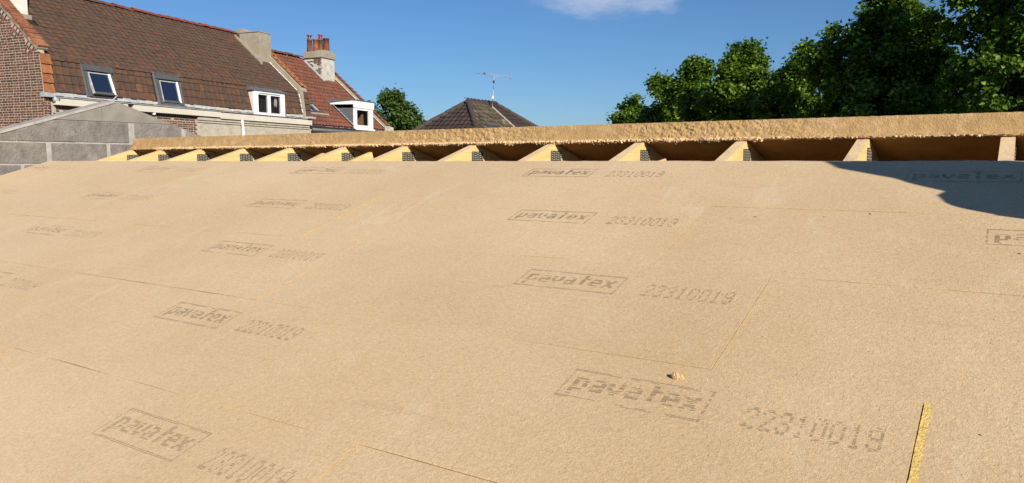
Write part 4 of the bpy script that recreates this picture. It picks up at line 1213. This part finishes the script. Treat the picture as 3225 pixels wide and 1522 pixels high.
# television aerial
an = thing('television_aerial', (-22.3, 31.9, 2.8), 'thin television aerial on a mast above the dark hip roof', 'aerial')
mb = Vector((-22.60, 32.45, 2.85)); mt = Vector((-22.52, 32.50, 4.38))
tubes('mast', [(mb, mb.lerp(mt, 0.55), 0.024, 0.022), (mb.lerp(mt, 0.55), mt, 0.018, 0.016)], M_METAL, an, 8)
rdir = Vector((math.cos(YAW + 0.12), math.sin(YAW + 0.12), -0.075)).normalized()
b0 = mt - rdir * 0.98 + UP * 0.05; b1 = mt + rdir * 0.86 + UP * 0.05
tubes('boom', [(b0, b1, 0.014, 0.014), (mt - rdir * 0.22 - UP * 0.03, mt + rdir * 0.3 - UP * 0.03, 0.011, 0.011), (mt + rdir * 0.3 - UP * 0.03, mt + rdir * 0.42 + UP * 0.05, 0.009, 0.009)], M_METAL, an, 6)
eld = rdir.cross(UP).normalized()
tubes('dipole', [(b0.lerp(b1, 0.03 + 0.075 * i) - eld * 0.13, b0.lerp(b1, 0.03 + 0.075 * i) + eld * 0.13, 0.006, 0.006) for i in range(12)], M_METAL, an, 5)
tubes('reflector', [(b1 + UP * (0.06 * k) - rdir * abs(k) * 0.02 - eld * 0.2, b1 + UP * (0.06 * k) - rdir * abs(k) * 0.02 + eld * 0.2, 0.007, 0.007) for k in (-3, -2, -1, 1, 2, 3)] + [(b1 - UP * 0.2 , b1 + UP * 0.2, 0.008, 0.008)], M_METAL, an, 5)
bb = b0.lerp(b1, 0.26)
box('balun_box', Frame(bb, rdir, eld, UP), -0.05, 0.05, -0.03, 0.03, -0.03, 0.07, M_PLASTIC, an)
for f_, s_, m_ in ((0.29, 0.05, M_WHITE), (0.14, 0.045, M_PLASTIC), (0.80, 0.05, M_PLASTIC)):
    c_ = mb.lerp(mt, f_)
    box('junction_box', Frame(c_, Vector((math.cos(YAW), math.sin(YAW), 0)), Vector((-math.sin(YAW), math.cos(YAW), 0)), UP), -s_, s_, -0.04, 0.04, -0.07, 0.07, m_, an, 0.01)
tubes('clamp_arm', [(mb.lerp(mt, 0.8) - rdir * 0.12, mb.lerp(mt, 0.8) + rdir * 0.12, 0.009, 0.009)], M_METAL, an, 6)

# ------------------------------------------------------------------ trees
def leaf_mesh(name, centers, normals_bias, size, mats, weights, parent, spread=1.0):
    n = len(centers)
    nrm = normals_bias + RNG.normal(0, 0.55 * spread, (n, 3)); nrm[:, 2] += 0.25
    nrm /= np.linalg.norm(nrm, axis=1)[:, None] + 1e-9
    t = RNG.normal(0, 1, (n, 3)); t[:, 2] -= 0.5
    t -= (t * nrm).sum(1)[:, None] * nrm; t /= np.linalg.norm(t, axis=1)[:, None] + 1e-9
    w = np.cross(nrm, t)
    L = size * RNG.uniform(0.7, 1.35, n)[:, None]
    p0 = centers - t * L * 0.5; p3 = centers + t * L * 0.5
    l1 = centers - t * L * 0.1 + w * L * 0.42 + nrm * L * 0.10; l2 = centers - t * L * 0.1 - w * L * 0.42 + nrm * L * 0.10
    V = np.stack([p0, l1, p3, l2], 1).reshape(-1, 3)
    k = np.arange(n)[:, None] * 4
    Fq = np.concatenate([k + np.array([[0, 2, 1]]), k + np.array([[0, 3, 2]])], 1).reshape(-1, 3)
    mi = np.repeat(RNG.choice(len(mats), n, p=np.array(weights) / sum(weights)), 2)
    return mk_np(name, V, Fq, mats, parent, mi, smooth=False)

def tree(name, base, top_z, crown_lo, r, nclump, nleaf, lsize, label, mats, weights, seed, group=None, lumps=9, shoots=0, taper=0.75, cluster=0.2):
    rg = np.random.default_rng(seed)
    base = Vector(base)
    t = thing(name, base, label, 'tree', group)
    H = top_z - crown_lo
    cz = crown_lo + H * 0.45
    # crown = several lobes; outline uneven
    lob = []
    for i in range(lumps):
        u = rg.uniform(0.05, 0.97) if i else 0.93
        hz = crown_lo + H * u
        wdt = r * (1 - taper * abs(u - 0.38) ** 1.6 / 0.62 ** 1.6)
        ang = rg.uniform(0, 2 * math.pi); d = wdt * rg.uniform(0.25, 0.62) * (0.35 if u > 0.85 else 1)
        rr = rg.uniform(0.34, 0.55) * r * (0.65 if u > 0.8 else 1)
        lob.append((base.x + d * math.cos(ang), base.y + d * math.sin(ang), min(hz, top_z - rr * 0.85), rr))
    lob = np.array(lob)
    lob[0, 0:2] = (base.x + rg.uniform(-.15, .15) * r, base.y + rg.uniform(-.15, .15) * r)
    # skeleton
    segs = []
    trunk_top = Vector((base.x + rg.uniform(-.1, .1), base.y + rg.uniform(-.1, .1), cz + H * 0.15))
    pts = [base + (trunk_top - base) * k / 5 + Vector((rg.uniform(-.06, .06), rg.uniform(-.06, .06), 0)) * (0 if k == 0 else 1) for k in range(6)]
    r0 = 0.05 + 0.045 * r
    for k in range(5): segs.append((pts[k], pts[k + 1], r0 * (1 - k * 0.14), r0 * (1 - (k + 1) * 0.14)))
    tubes('trunk', segs, M_BARK, t, 8)
    lim = []
    for l in lob:
        s0 = pts[2 + int(rg.integers(0, 3))]; e = Vector((l[0], l[1], l[2] + l[3] * 0.3)); mid = s0.lerp(e, 0.5) + Vector((rg.uniform(-.1, .1), rg.uniform(-.1, .1), 0.12))
        lim += [(s0, mid, r0 * 0.45, r0 * 0.3), (mid, e, r0 * 0.3, r0 * 0.12)]
        for q in range(4):
            dv = Vector((rg.normal(), rg.normal(), rg.uniform(-.2, 1))).normalized() * l[3] * 0.95
            lim.append((mid.lerp(e, 0.6), Vector((l[0], l[1], l[2])) + dv, r0 * 0.16, r0 * 0.06))
    tubes('limb', lim, M_BARK, t, 6)
    # clumps on lobe shells
    area = lob[:, 3] ** 2; pr = area / area.sum()
    li = rg.choice(len(lob), nclump, p=pr)
    dv = rg.normal(0, 1, (nclump, 3)); dv /= np.linalg.norm(dv, axis=1)[:, None]
    rad_ = lob[li, 3] * np.where(rg.random(nclump) < 0.75, rg.uniform(0.82, 1.08, nclump), rg.uniform(0.3, 0.85, nclump))
    cc = lob[li, :3] + dv * rad_[:, None] * np.array([1, 1, 0.95])
    # drop clumps buried deep in other lobes (keeps leaf budget on visible shell)
    deep = np.zeros(nclump, bool)
    for l in lob: deep |= (np.linalg.norm(cc - l[:3], axis=1) < l[3] * 0.55)
    cc = cc[~(deep & (rg.random(nclump) < 0.8))]; dv = dv[~(deep & False)][:len(cc)] if False else cc - np.array([base.x, base.y, cz]); dv = dv / (np.linalg.norm(dv, axis=1)[:, None] + 1e-9)
    if shoots:
        sp = []
        for i in range(shoots):
            l = lob[rg.integers(0, len(lob))]
            a_ = rg.uniform(0, 6.28); q = np.array([l[0] + l[3] * .7 * math.cos(a_), l[1] + l[3] * .7 * math.sin(a_), l[2] + l[3] * 0.7])
            hgt = rg.uniform(0.3, 0.9)
            for k in range(7): sp.append(q + np.array([rg.normal(0, .05), rg.normal(0, .05), hgt * k / 6]))
        sp = np.array(sp); cc = np.concatenate([cc, sp]); dv = np.concatenate([dv, np.tile([0, 0, 1.0], (len(sp), 1))])
    per = max(1, nleaf // len(cc))
    sig = cluster * np.array([1, 1, 0.8])
    P = np.repeat(cc, per, 0) + rg.normal(0, 1, (len(cc) * per, 3)) * sig
    B = np.repeat(dv, per, 0) * 0.7
    leaf_mesh('crown', P, B, lsize, mats, weights, t)
    return t

def at(px, depth, z=GZ):
    d = cam_dir(px, 511); F = Vector((-math.sin(YAW) * math.cos(PITCH), math.cos(YAW) * math.cos(PITCH), -math.sin(PITCH)))
    p = d * (depth / d.dot(F)); return Vector((p.x, p.y, z))
ROW = 'row of leafy trees behind the roof on the right'
#      px   depth top   lo    r   clumps leaves lsize seed label
TREES = [
 (3225, 17.5, 5.9, -2.6, 2.6, 800, 95000, 0.108, 11, 'tall dark tree filling the top right corner, cut by the frame'),
 (2760, 21.5, 4.95, -2.6, 2.1, 680, 80000, 0.115, 12, 'tall broad tree with bright top, second from the right'),
 (2895, 27.0, 4.55, -2.6, 1.7, 460, 34000, 0.13, 18, 'dark tree glimpsed in the notch between the two tallest trees'),
 (2515, 26.0, 3.75, -2.6, 1.6, 520, 50000, 0.12, 13, 'narrow peaked dark tree left of the tall broad tree'),
 (2335, 29.5, 4.45, -2.6, 1.8, 520, 56000, 0.125, 14, 'sunlit rounded tree, highest in the middle of the row'),
 (2190, 33.5, 4.5, -2.6, 1.6, 460, 46000, 0.135, 15, 'dark tree just left of the sunlit rounded tree'),
 (2080, 37.5, 4.1, -2.6, 1.65, 420, 40000, 0.145, 16, 'lower dark tree, second from the left end of the row'),
 (1995, 42.0, 3.85, -2.6, 1.4, 300, 28000, 0.155, 17, 'smallest tree at the left end of the row'),
]
for (px, dp, tz, lo, r, nc, nl, ls, sd, lab) in TREES:
    tree('broadleaf_tree', at(px, dp), tz, lo, r, nc, nl, ls, lab, M_LEAF, [4, 3.4, 2.4], sd, ROW, lumps=22, cluster=0.10 + 0.0017 * dp)
tree('acacia_tree', at(1245, 47), 3.6, -3.0, 2.5, 420, 42000, 0.17, 'feathery light green tree behind the white house dormer', M_LEAF2, [3, 3, 2], 21, lumps=14, shoots=34, cluster=0.2)

# ------------------------------------------------------------------ loose bits on the boards
ball = NF(-0.657, 1.4886, 0.0)
def crumb_mesh(c, r, n=10, seed=1):
    rg = random.Random(seed)
    V, Fc = [], []
    for j in range(n // 2 + 1):
        ph = math.pi * j / (n // 2)
        for i in range(n):
            t_ = 2 * math.pi * i / n
            d = Vector((math.sin(ph) * math.cos(t_), math.sin(ph) * math.sin(t_), math.cos(ph)))
            k = r * (1 + 0.35 * noise.noise(d * 2.4 + Vector((seed, 0, 0))) + rg.uniform(-.08, .08))
            V.append(c + NF.x * d.x * k * 1.1 + NF.y * d.y * k * 0.8 + NF.z * (d.z * k + r * 0.72))
    for j in range(n // 2):
        for i in range(n): Fc.append((j * n + i, j * n + (i + 1) % n, (j + 1) * n + (i + 1) % n, (j + 1) * n + i))
    return V, Fc
fb_ = thing('fibre_lump', ball, 'pale torn lump of wood fibre lying above the largest stamp', 'debris')
V, Fc = crumb_mesh(ball, 0.0105, 12, 3)
mk('lump', V, Fc, M_FIB, fb_)
V, Fc = crumb_mesh(ball + NF.x * 0.011 + NF.y * 0.003, 0.0075, 10, 5)
mk('lump', V, Fc, M_FIB, fb_)
# crumbs and slivers scattered over the slope
V, Fc = [], []
for i in range(420):
    x, s = random.uniform(-6.8, 0.6), random.uniform(0.2, 3.2)
    c = NF(x, s, 0.0025); ang = random.uniform(0, math.pi); L = random.uniform(0.0015, 0.005); w = L * random.uniform(0.2, 0.6)
    d = NF.x * math.cos(ang) + NF.y * math.sin(ang); e = NF.z.cross(d); k = len(V)
    V += [c - d * L, c - e * w + NF.z * 0.001, c + d * L, c + e * w + NF.z * 0.001, c + NF.z * w * 1.2]
    Fc += [(k, k + 1, k + 4), (k + 1, k + 2, k + 4), (k + 2, k + 3, k + 4), (k + 3, k, k + 4)]
cr = mk('fibre_crumbs', V, Fc, [M_FRINGE], None); tag(cr, 'scattered pale fibre crumbs on the boards', 'crumbs', kind='stuff')
V, Fc = [], []
for i in range(90):
    x, s = random.uniform(-6.5, 0.3), random.uniform(0.3, 3.2)
    c = NF(x, s, 0.0022); ang = random.gauss(0.1, 0.5); L = random.uniform(0.003, 0.010); w = L * random.uniform(0.15, 0.35)
    d = NF.x * math.cos(ang) + NF.y * math.sin(ang); e = NF.z.cross(d); k = len(V)
    V += [c - d * L, c - e * w + NF.z * 0.001, c + d * L, c + e * w + NF.z * 0.002]
    Fc += [(k, k + 1, k + 2, k + 3)]
cr = mk('leaf_scraps', V, Fc, [noisy('leaf_scrap', (0.13, 0.075, 0.035), 0.3, 30, 0.9)], None); tag(cr, 'tiny dry brown leaf scraps on the boards', 'scraps', kind='stuff')

# unseen shape added right of frame, outlined to throw the upper right shadow
caster = thing('shadow_caster', (1.4, 2.46, -0.3), 'added unseen shape beyond the right edge that throws the roof shadow', 'caster')
out = [(1.049, 1.002), (1.065, 0.864), (0.962, 0.699), (1.009, 0.683), (0.901, 0.537), (0.807, 0.482), (0.759, 0.393), (0.735, 0.315), (0.761, 0.282), (0.84, 0.262), (0.93, 0.2), (1.0, 0.05), (1.02, -0.31), (1.95, -0.31), (2.0, 0.5), (1.85, 0.9), (1.6, 1.01), (1.3, 1.015)]
V, Fc = [], []
dense = []
for k in range(len(out)):
    p, q = out[k], out[(k + 1) % len(out)]
    for j in range(3): dense.append((p[0] + (q[0] - p[0]) * j / 3, p[1] + (q[1] - p[1]) * j / 3))
nn = len(dense)
for (dy, sc_) in ((-0.13, 0.45), (-0.12, 0.72), (-0.06, 0.92), (0.0, 1.0), (0.06, 0.92), (0.12, 0.72), (0.13, 0.45)):
    for (x, z) in dense:
        xx = 1.5 + (x - 1.5) * sc_; zz = z if z < -0.25 else 0.3 + (z - 0.3) * sc_
        fold = 0.03 * noise.noise(Vector((x * 5, z * 5, dy * 9))) * (0 if dy == 0 else 1)
        V.append(Vector((xx + fold, 2.46 + dy + fold, zz)))
for r_ in range(6):
    for k in range(nn): Fc.append((r_ * nn + k, r_ * nn + (k + 1) % nn, (r_ + 1) * nn + (k + 1) % nn, (r_ + 1) * nn + k))
Fc.append(tuple(range(nn))[::-1]); Fc.append(tuple(6 * nn + k for k in range(nn)))
o = mk('sheet', V, Fc, M_CASTER, caster); fix_normals(o)
